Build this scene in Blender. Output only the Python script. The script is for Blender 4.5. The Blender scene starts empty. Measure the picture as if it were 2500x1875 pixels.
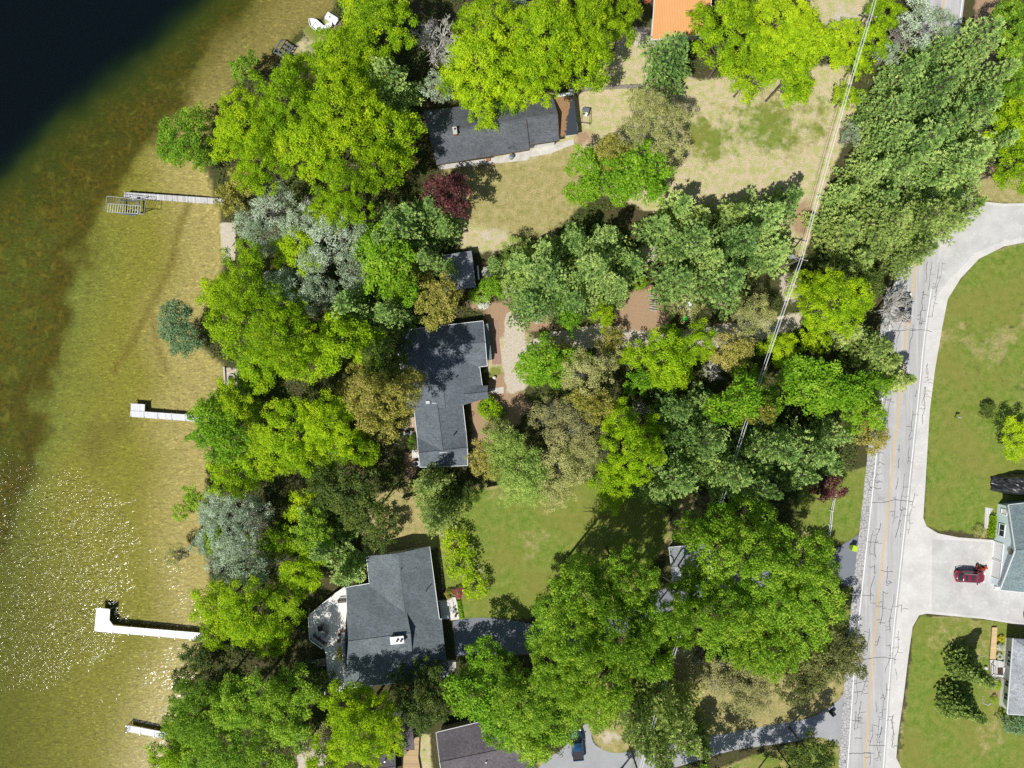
import bpy, bmesh, math, random
import numpy as np
from mathutils import Vector, Matrix, Quaternion

random.seed(11)
S = 0.065          # metres per photo pixel on the ground
H = 108.0          # height of the drone
scene = bpy.context.scene
COL = scene.collection

def P(px, py, z=0.0):
    """photo pixel -> world point at height z"""
    k = S * (H - z) / H
    return Vector(((px - 1250.0) * k, -(py - 937.5) * k, z))

# ------------------------------------------------------------------ object helpers
def link(o, parent=None):
    COL.objects.link(o)
    if parent is not None:
        o.parent = parent
    return o

def thing(name, label, cat, loc=(0, 0, 0), rz=0.0, group=None):
    o = bpy.data.objects.new(name, None)
    o.empty_display_size = 0.3
    link(o)
    o.location = loc
    o.rotation_euler = (0, 0, rz)
    o['label'] = label
    o['category'] = cat
    if group: o['group'] = group
    return o

def tag(o, label, cat, group=None):
    o['label'] = label; o['category'] = cat
    if group: o['group'] = group
    return o

def struct(o):
    o['kind'] = 'structure'
    return o

class MB:
    """collects shapes in world or local coordinates and links them as one mesh"""
    def __init__(self, org=(0, 0, 0)):
        self.v = []; self.f = []; self.o = Vector(org)
    def add(self, vs, fs):
        b = len(self.v)
        self.v += [tuple(Vector(p) - self.o) for p in vs]
        self.f += [tuple(b + i for i in f) for f in fs]
        return self
    def box(self, x0, x1, y0, y1, z0, z1):
        vs = [(x, y, z) for z in (z0, z1) for x, y in ((x0, y0), (x1, y0), (x1, y1), (x0, y1))]
        return self.add(vs, [(3, 2, 1, 0), (4, 5, 6, 7), (0, 1, 5, 4), (1, 2, 6, 5), (2, 3, 7, 6), (3, 0, 4, 7)])
    def obox(self, c, dx, hx, hy, z0, z1):
        """box centred at c (xy), long axis dx (unit xy), half sizes"""
        dx = Vector((dx[0], dx[1])).normalized(); dy = Vector((-dx.y, dx.x))
        q = [(c[0] + a * hx * dx.x + b * hy * dy.x, c[1] + a * hx * dx.y + b * hy * dy.y) for a, b in ((-1, -1), (1, -1), (1, 1), (-1, 1))]
        vs = [(x, y, z) for z in (z0, z1) for x, y in q]
        return self.add(vs, [(3, 2, 1, 0), (4, 5, 6, 7), (0, 1, 5, 4), (1, 2, 6, 5), (2, 3, 7, 6), (3, 0, 4, 7)])
    def bar(self, a, b, w, h=None):
        """rectangular bar between two 3D points"""
        a = Vector(a); b = Vector(b); h = w if h is None else h
        d = (b - a).normalized()
        up = Vector((0, 0, 1)) if abs(d.z) < 0.9 else Vector((1, 0, 0))
        s = d.cross(up).normalized() * (w / 2); u = s.cross(d).normalized() * (h / 2)
        vs = [p + i * s + j * u for p in (a, b) for i, j in ((-1, -1), (1, -1), (1, 1), (-1, 1))]
        return self.add(vs, [(3, 2, 1, 0), (4, 5, 6, 7), (0, 1, 5, 4), (1, 2, 6, 5), (2, 3, 7, 6), (3, 0, 4, 7)])
    def tube(self, pts, r, n=6, r1=None):
        pts = [Vector(p) for p in pts]; m = len(pts); r1 = r if r1 is None else r1
        vs = []
        for i, p in enumerate(pts):
            d = (pts[min(i + 1, m - 1)] - pts[max(i - 1, 0)]).normalized()
            up = Vector((0, 0, 1)) if abs(d.z) < 0.9 else Vector((1, 0, 0))
            s = d.cross(up).normalized(); u = s.cross(d)
            rr = r + (r1 - r) * i / max(1, m - 1)
            vs += [p + rr * (math.cos(2 * math.pi * k / n) * s + math.sin(2 * math.pi * k / n) * u) for k in range(n)]
        fs = [(i * n + k, i * n + (k + 1) % n, (i + 1) * n + (k + 1) % n, (i + 1) * n + k) for i in range(m - 1) for k in range(n)]
        fs += [tuple(reversed(range(n))), tuple((m - 1) * n + k for k in range(n))]
        return self.add(vs, fs)
    def cyl(self, c, r, z0, z1, n=16, r1=None):
        r1 = r if r1 is None else r1
        vs = [(c[0] + rr * math.cos(2 * math.pi * k / n), c[1] + rr * math.sin(2 * math.pi * k / n), z) for rr, z in ((r, z0), (r1, z1)) for k in range(n)]
        fs = [(k, (k + 1) % n, n + (k + 1) % n, n + k) for k in range(n)] + [tuple(reversed(range(n))), tuple(range(n, 2 * n))]
        return self.add(vs, fs)
    def prism(self, pts, z0, z1):
        """pts: xy polygon (convex or simple), side walls and ngon caps"""
        n = len(pts)
        a = sum(pts[i][0] * pts[(i + 1) % n][1] - pts[(i + 1) % n][0] * pts[i][1] for i in range(n))
        if a < 0: pts = list(reversed(pts))
        vs = [(p[0], p[1], z0) for p in pts] + [(p[0], p[1], z1) for p in pts]
        fs = [(k, (k + 1) % n, n + (k + 1) % n, n + k) for k in range(n)] + [tuple(reversed(range(n))), tuple(range(n, 2 * n))]
        return self.add(vs, fs)
    def slab(self, pts, t):
        """3D polygon thickened downwards by t"""
        n = len(pts)
        pts = [Vector(p) for p in pts]
        nz = sum(pts[i].x * pts[(i + 1) % n].y - pts[(i + 1) % n].x * pts[i].y for i in range(n))
        if nz < 0: pts.reverse()
        vs = pts + [p - Vector((0, 0, t)) for p in pts]
        fs = [tuple(range(n)), tuple(reversed(range(n, 2 * n)))] + [((k + 1) % n, k, n + k, n + (k + 1) % n) for k in range(n)]
        return self.add(vs, fs)
    def build(self, name, m, parent=None, smooth=False, loc=None):
        me = bpy.data.meshes.new(name)
        me.from_pydata(self.v, [], self.f)
        me.materials.append(m)
        if smooth:
            me.polygons.foreach_set('use_smooth', [True] * len(me.polygons))
        me.update()
        o = bpy.data.objects.new(name, me)
        link(o, parent)
        if loc is not None: o.location = loc
        return o

def children(o):
    return [c for c in bpy.data.objects if c.parent == o]

def quads_mesh(name, V, tint=None, mats=()):
    """V: (n,4,3) array of separate quads"""
    n = len(V)
    me = bpy.data.meshes.new(name)
    me.vertices.add(4 * n)
    me.vertices.foreach_set('co', np.ascontiguousarray(V, dtype=np.float32).reshape(-1))
    me.loops.add(4 * n)
    me.loops.foreach_set('vertex_index', np.arange(4 * n, dtype=np.int32))
    me.polygons.add(n)
    me.polygons.foreach_set('loop_start', np.arange(0, 4 * n, 4, dtype=np.int32))
    me.polygons.foreach_set('loop_total', np.full(n, 4, dtype=np.int32))
    if tint is not None:
        a = me.attributes.new('tint', 'FLOAT', 'POINT')
        a.data.foreach_set('value', np.repeat(tint, 4).astype(np.float32))
    for m in mats: me.materials.append(m)
    me.update(calc_edges=True)
    return me

# ------------------------------------------------------------------ materials
class NT:
    def __init__(self, name):
        self.m = bpy.data.materials.new(name); self.m.use_nodes = True
        self.t = self.m.node_tree; self.t.nodes.clear()
        self.out = self.t.nodes.new('ShaderNodeOutputMaterial')
    def n(self, typ, **kw):
        nd = self.t.nodes.new(typ)
        for k, v in kw.items(): setattr(nd, k, v)
        return nd
    def l(self, a, b): self.t.links.new(a, b)
    def coord(self, kind='Object'):
        return self.n('ShaderNodeTexCoord').outputs[kind]
    def noise(self, scale, detail=4, rough=0.55, vec=None, dist=0.0, out=0):
        nd = self.n('ShaderNodeTexNoise')
        nd.inputs['Scale'].default_value = scale; nd.inputs['Detail'].default_value = detail
        nd.inputs['Roughness'].default_value = rough; nd.inputs['Distortion'].default_value = dist
        self.l(vec if vec is not None else self.pos(), nd.inputs['Vector'])
        return nd.outputs[out]
    def pos(self):
        if not hasattr(self, '_pos'):
            self._pos = self.n('ShaderNodeNewGeometry').outputs['Position']
        return self._pos
    def ramp(self, fac, stops):
        nd = self.n('ShaderNodeValToRGB')
        e = nd.color_ramp.elements
        while len(e) < len(stops): e.new(0.5)
        for i, (p, c) in enumerate(stops):
            e[i].position = p
            e[i].color = (c, c, c, 1) if isinstance(c, (int, float)) else (*c, 1)
        self.l(fac, nd.inputs['Fac'])
        return nd.outputs['Color']
    def math(self, op, a, b=None, clamp=False):
        nd = self.n('ShaderNodeMath', operation=op, use_clamp=clamp)
        for i, x in enumerate((a, b)):
            if x is None: continue
            if isinstance(x, (int, float)): nd.inputs[i].default_value = x
            else: self.l(x, nd.inputs[i])
        return nd.outputs[0]
    def mix(self, fac, a, b, mode='MIX'):
        nd = self.n('ShaderNodeMix', data_type='RGBA', blend_type=mode)
        nd.clamp_factor = True
        for s, x in ((nd.inputs[0], fac), (nd.inputs[6], a), (nd.inputs[7], b)):
            if isinstance(x, (int, float)): s.default_value = x
            elif isinstance(x, tuple): s.default_value = (*x, 1)
            else: self.l(x, s)
        return nd.outputs[2]
    def attr(self, name, out='Fac'):
        return self.n('ShaderNodeAttribute', attribute_name=name).outputs[out]
    def bump(self, h, strength=0.3, dist=0.05):
        nd = self.n('ShaderNodeBump'); nd.inputs['Strength'].default_value = strength
        nd.inputs['Distance'].default_value = dist
        self.l(h, nd.inputs['Height']); return nd.outputs[0]
    def pbsdf(self, color, rough=0.7, spec=0.3, metal=0.0, normal=None, coat=0.0):
        b = self.n('ShaderNodeBsdfPrincipled')
        if isinstance(color, tuple): b.inputs['Base Color'].default_value = (*color, 1)
        else: self.l(color, b.inputs['Base Color'])
        if isinstance(rough, (int, float)): b.inputs['Roughness'].default_value = rough
        else: self.l(rough, b.inputs['Roughness'])
        b.inputs['Specular IOR Level'].default_value = spec
        b.inputs['Metallic'].default_value = metal
        b.inputs['Coat Weight'].default_value = coat
        if normal is not None: self.l(normal, b.inputs['Normal'])
        return b.outputs[0]
    def done(self, sh):
        self.l(sh, self.out.inputs['Surface']); return self.m

def mat_plain(name, c, rough=0.6, var=0.18, scale=3.0, spec=0.3, metal=0.0, coat=0.0, bump=0.0):
    t = NT(name)
    n1 = t.noise(scale, 5, 0.6)
    dark = tuple(x * (1 - var) for x in c); lite = tuple(min(1, x * (1 + var)) for x in c)
    col = t.ramp(n1, [(0.3, dark), (0.7, lite)])
    nb = t.bump(t.noise(scale * 8, 3), bump, 0.02) if bump else None
    return t.done(t.pbsdf(col, rough, spec, metal, nb, coat))

def mat_planks(name, c, var=0.25, width=0.14, ang=0.0, rough=0.7, gap=0.35):
    """boards: bands across the object, tone changes from board to board"""
    t = NT(name)
    mp = t.n('ShaderNodeMapping'); mp.inputs['Rotation'].default_value = (0, 0, ang)
    t.l(t.pos(), mp.inputs['Vector'])
    sx = t.n('ShaderNodeSeparateXYZ'); t.l(mp.outputs[0], sx.inputs[0])
    u = t.math('DIVIDE', sx.outputs[0], width)
    wn = t.n('ShaderNodeTexWhiteNoise', noise_dimensions='1D'); t.l(t.math('FLOOR', u), wn.inputs['W'])
    fr = t.math('FRACT', u)
    gapm = t.math('GREATER_THAN', t.math('ABSOLUTE', t.math('SUBTRACT', fr, 0.5)), 0.45)
    dark = tuple(x * (1 - var) for x in c); lite = tuple(min(1, x * (1 + var)) for x in c)
    col = t.ramp(wn.outputs['Value'], [(0, dark), (1, lite)])
    col = t.mix(t.ramp(t.noise(2.5, 5), [(0.3, 0.0), (0.8, 0.5)]), col, tuple(x * 0.75 for x in c))
    col = t.mix(t.math('MULTIPLY', gapm, gap), col, (0.02, 0.02, 0.02))
    return t.done(t.pbsdf(col, rough, 0.2))

def mat_shingle(name, c, var=0.28, ang=0.0):
    t = NT(name)
    mp = t.n('ShaderNodeMapping'); mp.inputs['Rotation'].default_value = (0, 0, ang)
    t.l(t.pos(), mp.inputs['Vector'])
    br = t.n('ShaderNodeTexBrick')
    br.inputs['Scale'].default_value = 1.0
    br.inputs['Brick Width'].default_value = 0.42; br.inputs['Row Height'].default_value = 0.2
    br.inputs['Mortar Size'].default_value = 0.012; br.inputs['Bias'].default_value = 0.0
    br.inputs['Color1'].default_value = (*[x * (1 - var) for x in c], 1)
    br.inputs['Color2'].default_value = (*[x * (1 + var) for x in c], 1)
    br.inputs['Mortar'].default_value = (*[x * 0.45 for x in c], 1)
    t.l(mp.outputs[0], br.inputs['Vector'])
    sp = t.noise(5.0, 4, 0.75)
    big = t.noise(0.35, 4, 0.6)
    col = t.mix(t.ramp(sp, [(0.4, 0.0), (0.72, 0.7)]), br.outputs['Color'], tuple(x * 2.2 for x in c))
    col = t.mix(t.ramp(big, [(0.38, 0.0), (0.7, 0.5)]), col, tuple(x * 0.55 for x in c))
    col = t.mix(t.ramp(t.noise(1.1, 6, 0.7), [(0.52, 0.0), (0.75, 0.45)]), col, (c[0] * 1.5, c[1] * 1.35, c[2] * 1.15))
    return t.done(t.pbsdf(col, 0.85, 0.25, 0.0, t.bump(sp, 0.4, 0.03)))

M = {}
M['white'] = mat_plain('white_paint', (0.78, 0.79, 0.8), 0.5, 0.05)
M['dock_white'] = mat_planks('white_dock_boards', (0.66, 0.67, 0.70), 0.1, 0.14, math.radians(-4), 0.5, 0.25)
M['dock_panel'] = mat_plain('white_dock_panel', (0.74, 0.75, 0.78), 0.45, 0.03)
M['dock_grey'] = mat_planks('weathered_dock_boards', (0.58, 0.57, 0.56), 0.3, 0.15, math.radians(-4))
M['deck_white'] = mat_planks('white_deck_boards', (0.72, 0.7, 0.68), 0.06, 0.16, math.radians(-4), 0.55, 0.2)
M['deck_tan'] = mat_planks('tan_deck_boards', (0.45, 0.32, 0.17), 0.2, 0.15, math.radians(90))
M['ramp_tan'] = mat_planks('new_wood_boards', (0.62, 0.45, 0.24), 0.12, 0.16, math.radians(86))
M['wood_dark'] = mat_plain('dark_wood', (0.06, 0.04, 0.03), 0.7, 0.3)
M['wood_grey'] = mat_plain('grey_wood', (0.25, 0.22, 0.2), 0.8, 0.3)
M['alu'] = mat_plain('aluminium', (0.62, 0.65, 0.68), 0.35, 0.1, metal=0.6, spec=0.5)
M['alu_dark'] = mat_plain('dull_metal', (0.2, 0.22, 0.25), 0.5, 0.2, metal=0.5)
M['black'] = mat_plain('black_plastic', (0.015, 0.015, 0.018), 0.45, 0.3)
M['tyre'] = mat_plain('tyre_rubber', (0.02, 0.02, 0.02), 0.8, 0.2)
M['glass'] = NT('window_glass'); M['glass'] = M['glass'].done(M['glass'].pbsdf((0.03, 0.045, 0.055), 0.06, 0.6))
M['wall_white'] = mat_plain('white_siding', (0.72, 0.73, 0.72), 0.6, 0.06)
M['wall_blue'] = mat_plain('pale_blue_siding', (0.68, 0.79, 0.86), 0.6, 0.05, 2.0)
M['wall_tan'] = mat_plain('tan_siding', (0.35, 0.28, 0.2), 0.7, 0.1)
M['wall_dark'] = mat_plain('dark_siding', (0.12, 0.1, 0.09), 0.7, 0.15)
M['roof1'] = mat_shingle('blue_black_shingle', (0.09, 0.098, 0.11), ang=math.radians(8))
M['roof2'] = mat_shingle('slate_blue_shingle', (0.105, 0.122, 0.142), ang=math.radians(6))
M['roof3'] = mat_shingle('grey_blue_shingle', (0.112, 0.132, 0.145), ang=math.radians(9))
M['roof4'] = mat_shingle('brown_grey_shingle', (0.10, 0.09, 0.10), ang=math.radians(14))
M['roof6'] = mat_shingle('green_grey_shingle', (0.16, 0.21, 0.22), ang=math.radians(4))
M['roof7'] = mat_shingle('pale_grey_shingle', (0.27, 0.29, 0.31), ang=math.radians(5))
M['roof_shed'] = mat_shingle('shed_grey_shingle', (0.2, 0.21, 0.23), ang=math.radians(7))
M['concrete'] = mat_plain('pale_concrete', (0.5, 0.48, 0.44), 0.85, 0.18, 1.2)
M['concrete_white'] = mat_plain('white_concrete', (0.62, 0.6, 0.58), 0.8, 0.1, 1.2)
M['brick_walk'] = mat_plain('pinkish_brick_paving', (0.32, 0.2, 0.16), 0.85, 0.2, 6)
M['brick_tan'] = mat_planks('tan_brick_paving', (0.45, 0.36, 0.24), 0.15, 0.3, 0.0)
M['brick'] = mat_plain('red_brick', (0.32, 0.14, 0.09), 0.85, 0.25, 9)
M['rope'] = mat_plain('pale_cable', (0.85, 0.86, 0.88), 0.35, 0.03)
M['wire_dark'] = mat_plain('dark_cable', (0.05, 0.05, 0.055), 0.5, 0.1)
M['pole_wood'] = mat_plain('utility_pole_wood', (0.2, 0.16, 0.13), 0.85, 0.25)
M['stone'] = mat_plain('grey_stone', (0.4, 0.38, 0.36), 0.85, 0.3, 2.5)
M['red_tint'] = mat_plain('terracotta', (0.35, 0.1, 0.05), 0.7, 0.1)

def metal_roof(name, c, rib=0.45, ang=0.0, leaves=False):
    t = NT(name)
    mp = t.n('ShaderNodeMapping'); mp.inputs['Rotation'].default_value = (0, 0, ang)
    t.l(t.pos(), mp.inputs['Vector'])
    sx = t.n('ShaderNodeSeparateXYZ'); t.l(mp.outputs[0], sx.inputs[0])
    fr = t.math('FRACT', t.math('DIVIDE', sx.outputs[0], rib))
    rb = t.ramp(fr, [(0.0, 1.0), (0.08, 0.0), (0.92, 0.0), (1.0, 1.0)])
    col = t.mix(t.ramp(t.noise(0.6, 4), [(0.3, 0.0), (0.8, 0.4)]), c, tuple(x * 0.8 for x in c))
    col = t.mix(t.math('MULTIPLY', rb, 0.35), col, tuple(min(1, x * 0.55) for x in c))
    if leaves:
        at = t.attr('leafy')
        f = t.math('ADD', t.math('MULTIPLY', t.noise(1.6, 5, 0.65), 1.0), t.math('MULTIPLY', at, 1.1))
        f = t.ramp(f, [(0.98, 0.0), (1.1, 1.0)])
        lc = t.ramp(t.noise(9, 3), [(0.3, (0.2, 0.11, 0.05)), (0.7, (0.42, 0.25, 0.13))])
        col = t.mix(f, col, lc)
    return t.done(t.pbsdf(col, 0.5, 0.3, 0.0, t.bump(rb, 0.5, 0.04)))
M['roof_orange'] = metal_roof('orange_metal_roof', (0.66, 0.33, 0.13), 0.4, math.radians(-6))
M['roof_leafy'] = metal_roof('black_metal_roof_with_leaves', (0.045, 0.055, 0.07), 0.35, math.radians(84), True)
# ------------------------------------------------------------------ ground, lake bed, water
SHORE = [(760, -900), (800, -500), (835, -120), (822, -20), (812, 22), (768, 52), (715, 88), (690, 128), (660, 165), (600, 175), (565, 210), (540, 270),
         (500, 330), (492, 400), (512, 440), (522, 488), (536, 500), (537, 560), (545, 640), (540, 655), (525, 720), (470, 800), (490, 850),
         (545, 895), (546, 938), (520, 960), (495, 990), (478, 1030), (515, 1080), (510, 1150), (490, 1230), (488, 1300), (505, 1380),
         (515, 1480), (510, 1555), (500, 1590), (490, 1630), (465, 1680), (440, 1720), (415, 1790), (400, 1850), (385, 1900), (330, 2200), (300, 2900)]

def poly_sd(pts, X, Y, closed=True):
    """signed distance in px, negative inside (closed), else unsigned"""
    d = np.full(X.shape, 1e9); ins = np.zeros(X.shape, bool)
    n = len(pts)
    for i in range(n if closed else n - 1):
        x0, y0 = pts[i]; x1, y1 = pts[(i + 1) % n]
        dx, dy = x1 - x0, y1 - y0
        t = np.clip(((X - x0) * dx + (Y - y0) * dy) / (dx * dx + dy * dy + 1e-9), 0, 1)
        d = np.minimum(d, np.hypot(X - x0 - t * dx, Y - y0 - t * dy))
        if closed:
            c = (y0 > Y) != (y1 > Y)
            with np.errstate(divide='ignore', invalid='ignore'):
                xi = x0 + (Y - y0) * dx / (dy if dy != 0 else 1e-9)
            ins ^= c & (X < xi)
    return np.where(ins, -d, d) if closed else d

def smooth01(a): a = np.clip(a, 0, 1); return a * a * (3 - 2 * a)

LAKE = [(-9000, -9000), (700, -9000)] + SHORE + [(300, 9000), (-9000, 9000)]

def axis(lo, hi, step, far):
    inner = list(np.arange(lo, hi + step / 2, step))
    out = []; d = step; x = lo
    while x > -far: d *= 1.35; x -= d; out.append(x)
    out.reverse(); out2 = []; d = step; x = inner[-1]
    while x < far: d *= 1.35; x += d; out2.append(x)
    return np.array(out + inner + out2)

gx = axis(-100, 100, 0.62, 900); gy = axis(-80, 78, 0.62, 900)
GX, GY = np.meshgrid(gx, gy)
PX = GX / S + 1250; PY = -GY / S + 937.5
sd = poly_sd(LAKE, PX, PY) * S              # metres, negative in the lake
# depth contours, photo pixels
DEEP = [(-9000, -9000), (520, -9000), (500, -60), (430, 0), (330, 90), (200, 195), (85, 290), (0, 372), (-200, 560), (-600, 900), (-9000, 4000)]
WEED = [(-9000, -9000), (660, -9000), (640, -60), (560, 10), (500, 90), (450, 200), (415, 300), (330, 400), (240, 480), (200, 600), (165, 750), (130, 880), (85, 1000), (50, 1120), (10, 1300), (-300, 1700), (-9000, 5000)]
sdeep = poly_sd(DEEP, PX, PY) * S
sweed = poly_sd(WEED, PX, PY) * S
def vnoise(scale, seed, octv=3):
    # smooth value noise on the grid, range about -1..1, scale in metres
    out = np.zeros(GX.shape); amp = 1.0; tot = 0
    for o_ in range(octv):
        rg = np.random.default_rng(seed + o_); L = rg.uniform(-1, 1, (256, 256))
        u = GX / scale * 2 ** o_ + 1000.37; v = GY / scale * 2 ** o_ + 1000.11
        i0 = np.floor(u).astype(int); j0 = np.floor(v).astype(int); fu = u - i0; fv = v - j0
        fu = fu * fu * (3 - 2 * fu); fv = fv * fv * (3 - 2 * fv)
        g_ = lambda a, b: L[a % 256, b % 256]
        out += amp * ((g_(i0, j0) * (1 - fu) + g_(i0 + 1, j0) * fu) * (1 - fv) + (g_(i0, j0 + 1) * (1 - fu) + g_(i0 + 1, j0 + 1) * fu) * fv)
        tot += amp; amp *= 0.55
    return out / tot
sdeep = sdeep + vnoise(9, 3) * 1.2 - 1.0
sweed = sweed + vnoise(7, 9, 4) * 4.5
lake_d = np.clip(-sd, 0, None)
Z = np.where(sd < 0, -0.12 - np.clip(lake_d, 0, 1.2) * 0.25 - lake_d * 0.022, 0.0)
Z -= np.where(sd < 0, smooth01((4 - sweed) / 10) * 0.6 + smooth01((3 - sdeep) / 8) * 4.0, 0)
Z += np.where(sd > 0, -0.12 * np.exp(-sd / 0.6), 0)

def soft(poly, feather=14):
    return smooth01(0.5 - poly_sd(poly, PX, PY) / (2.0 * feather))
def blob(cx, cy, rx, ry=None):
    ry = ry or rx
    return smooth01(1.25 - np.hypot((PX - cx) / rx, (PY - cy) / ry))

lush = np.zeros(PX.shape); dry = np.zeros(PX.shape); dirt = np.zeros(PX.shape); tan = np.zeros(PX.shape); orange = np.zeros(PX.shape); sand = np.zeros(PX.shape)
def put(a, w, v=1.0):
    np.copyto(a, np.maximum(a, w * v))
# clearings in the forest floor
put(tan, soft([(1240, 235), (1560, 215), (1750, 190), (2070, 150), (2090, 260), (2010, 480), (1960, 640), (1900, 560), (1600, 520), (1430, 460), (1250, 560), (1130, 610), (1100, 560), (1200, 400)]), 1.0)
put(tan, soft([(1470, 70), (1590, 90), (1700, 200), (1560, 240), (1450, 230)]))
put(tan, soft([(1950, -200), (2150, -200), (2120, 60), (2050, 110), (1980, 20)]), 1.0)
put(sand, blob(1555, 90, 50, 40), 0.7)
put(sand, blob(2060, 50, 60, 60), 0.6)
put(lush, soft([(1690, 250), (1900, 220), (2010, 300), (1960, 400), (1790, 380), (1700, 420), (1640, 330)], 70) * (0.80 + 0.9 * vnoise(6, 40, 4)), 0.9); put(lush, blob(1990, 280, 60, 90) * (0.6 + 0.8 * vnoise(4, 41, 4)), 0.8)
put(dry, soft([(1085, 410), (1300, 385), (1400, 350), (1440, 480), (1340, 580), (1190, 560), (1100, 520)], 30), 0.95)
put(lush, blob(1260, 440, 110, 70), 0.4)
put(tan, blob(1190, 580, 90, 50), 1.0); put(sand, blob(1200, 575, 70, 30), 0.5)
put(orange, blob(1350, 260, 110, 30), 0.5); put(orange, blob(1425, 335, 40, 30), 0.7)
put(orange, blob(1960, 535, 40, 60), 0.9)
put(sand, blob(1580, 620, 34, 28), 1.0); put(sand, blob(1930, 700, 40, 55), 0.8)
put(orange, soft([(1500, 720), (1640, 690), (1660, 760), (1600, 820), (1500, 810)], 16), 0.95)
put(orange, soft([(1120, 740), (1400, 720), (1420, 790), (1200, 830), (1180, 760)], 16), 0.85)
put(orange, soft([(1145, 985), (1230, 900), (1300, 990), (1240, 1070), (1150, 1120)], 14), 0.8)
put(lush, blob(1215, 925, 28, 45), 0.9); put(lush, blob(1205, 1040, 22, 30), 0.5)
put(sand, soft([(1235, 760), (1290, 760), (1275, 860), (1280, 950), (1240, 965), (1225, 880)], 10), 1.0)
put(sand, soft([(1240, 860), (1330, 815), (1460, 790), (1600, 815), (1850, 780), (1960, 760), (1960, 800), (1800, 850), (1600, 850), (1480, 850), (1380, 850), (1270, 890)], 12), 0.9)
put(tan, blob(1700, 740, 90, 40), 0.9); put(tan, blob(1245, 870, 75, 120), 1.0); put(dry, blob(1215, 1050, 50, 50), 0.9)
put(dry, soft([(900, 1210), (1040, 1180), (1080, 1300), (1060, 1340), (900, 1370), (880, 1330)], 12), 1.0); put(tan, blob(985, 1235, 60, 30), 0.5)
put(lush, soft([(1140, 1190), (1250, 1170), (1600, 1180), (1650, 1300), (1500, 1500), (1240, 1512), (1130, 1512), (1090, 1440), (1065, 1330), (1090, 1240)], 14), 0.95)
put(dry, soft([(1640, 1200), (1760, 1200), (1700, 1330), (1620, 1420)], 20), 0.6)
put(lush, soft([(1955, 1160), (2120, 1140), (2104, 1290), (2090, 1312), (2000, 1350), (1930, 1350)], 12), 0.9)
put(lush, soft([(2040, 1440), (2080, 1430), (2074, 1540), (2030, 1560)], 8), 0.95)
put(dry, soft([(1400, 1660), (1650, 1600), (1900, 1640), (2065, 1600), (2060, 1700), (1990, 1750), (1870, 1780), (1700, 1800), (1480, 1850), (1430, 1770)], 16), 0.95)
put(tan, blob(1500, 1800, 70, 40), 1.0); put(sand, blob(1490, 1800, 45, 26), 0.6)
put(tan, blob(1670, 1620, 60, 70), 0.8); put(tan, blob(2035, 1680, 40, 40), 0.7)
put(dry, blob(1750, 1790, 160, 30), 1.0)
put(lush, soft([(1860, 1835), (2055, 1790), (2052, 2000), (1700, 2000), (1690, 1900)], 10), 0.9)
put(dry, blob(1345, 1860, 50, 30), 1.0)
# beyond the road
put(lush, soft([(2285, 2500), (2200, 1860), (2230, 1525), (2250, 1500), (2500, 1520), (4000, 1600), (4000, 3000)], 6), 1.0)
put(lush, soft([(2255, 1290), (2262, 940), (2290, 800), (2310, 720), (2400, 615), (2510, 590), (4000, 500), (4000, 1320), (2420, 1310), (2330, 1300)], 8), 0.8)
put(dry, soft([(2290, 1050), (2400, 950), (2600, 1100), (2400, 1260), (2290, 1280)], 50), 0.6)
put(tan, blob(2425, 1110, 26, 55), 1.0); put(tan, blob(2380, 1015, 14, 14), 0.7)
put(dry, soft([(2100, 1900), (2180, 1875), (2220, 1600), (2250, 1505), (2290, 1520), (2230, 1880)], 12), 0.5)
put(dry, soft([(2262, 930), (2300, 760), (2420, 612), (2520, 585), (2520, 610), (2420, 640), (2320, 780), (2285, 960)], 8), 0.9)
put(orange, soft([(2370, -500), (2450, -500), (2440, 60), (2420, 300), (2440, 440), (2370, 440), (2330, 440), (2380, 200)], 14), 0.75)
put(dry, soft([(2360, 430), (2520, 420), (2520, 500), (2400, 490)], 8), 1.0)
put(lush, blob(2425, 185, 30, 20), 0.9)
put(tan, blob(2460, 1330, 60, 20), 0.7); put(orange, blob(2430, 1690, 25, 45), 0.5)
put(dry, soft([(2440, 1705), (2480, 1720), (2500, 1760), (2440, 1760)], 12), 0.6)
put(sand, soft([(530, 540), (575, 545), (575, 640), (540, 645)], 5), 0.9); put(sand, soft([(546, 895), (580, 900), (580, 940), (546, 940)], 5), 0.8)
put(tan, soft([(690, 130), (800, 40), (840, 60), (760, 140)], 10), 0.6); put(lush, blob(765, 75, 40, 30), 0.9)
put(sand, soft([(725, 1800), (800, 1800), (800, 1900), (725, 1900)], 8), 1.0)
put(tan, soft([(1000, 1790), (1050, 1790), (1060, 1900), (1010, 1900)], 6), 0.8)
put(orange, soft([(985, 1100), (1015, 1100), (1020, 1150), (990, 1190)], 8), 0.7)
put(dry, blob(985, 1080, 25, 35), 0.7)
far = np.clip((np.hypot(GX, GY) - 110) / 60, 0, 1); put(dry, far, 0.7); put(lush, far, 0.4)

lake_col = np.zeros(PX.shape + (3,))
def lerp(a, b, t): return a + (b - a) * t[..., None]
shore_c = np.array((0.40, 0.33, 0.12)); mid_c = np.array((0.238, 0.222, 0.038)); green_c = np.array((0.165, 0.20, 0.04)); weed_c = np.array((0.068, 0.064, 0.008)); deepc = np.array((0.0002, 0.003, 0.006))
lc = lerp(shore_c, mid_c, smooth01((lake_d - 3) / 9))
lc = lerp(lc, green_c, smooth01((9 - sweed) / 9) * smooth01((PY - 450) / 250) * 0.8)
lc = lerp(lc, np.array((0.15, 0.13, 0.03)), blob(225, 1085, 45, 70) * 0.6 + blob(285, 1040, 40, 40) * 0.5)
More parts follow.
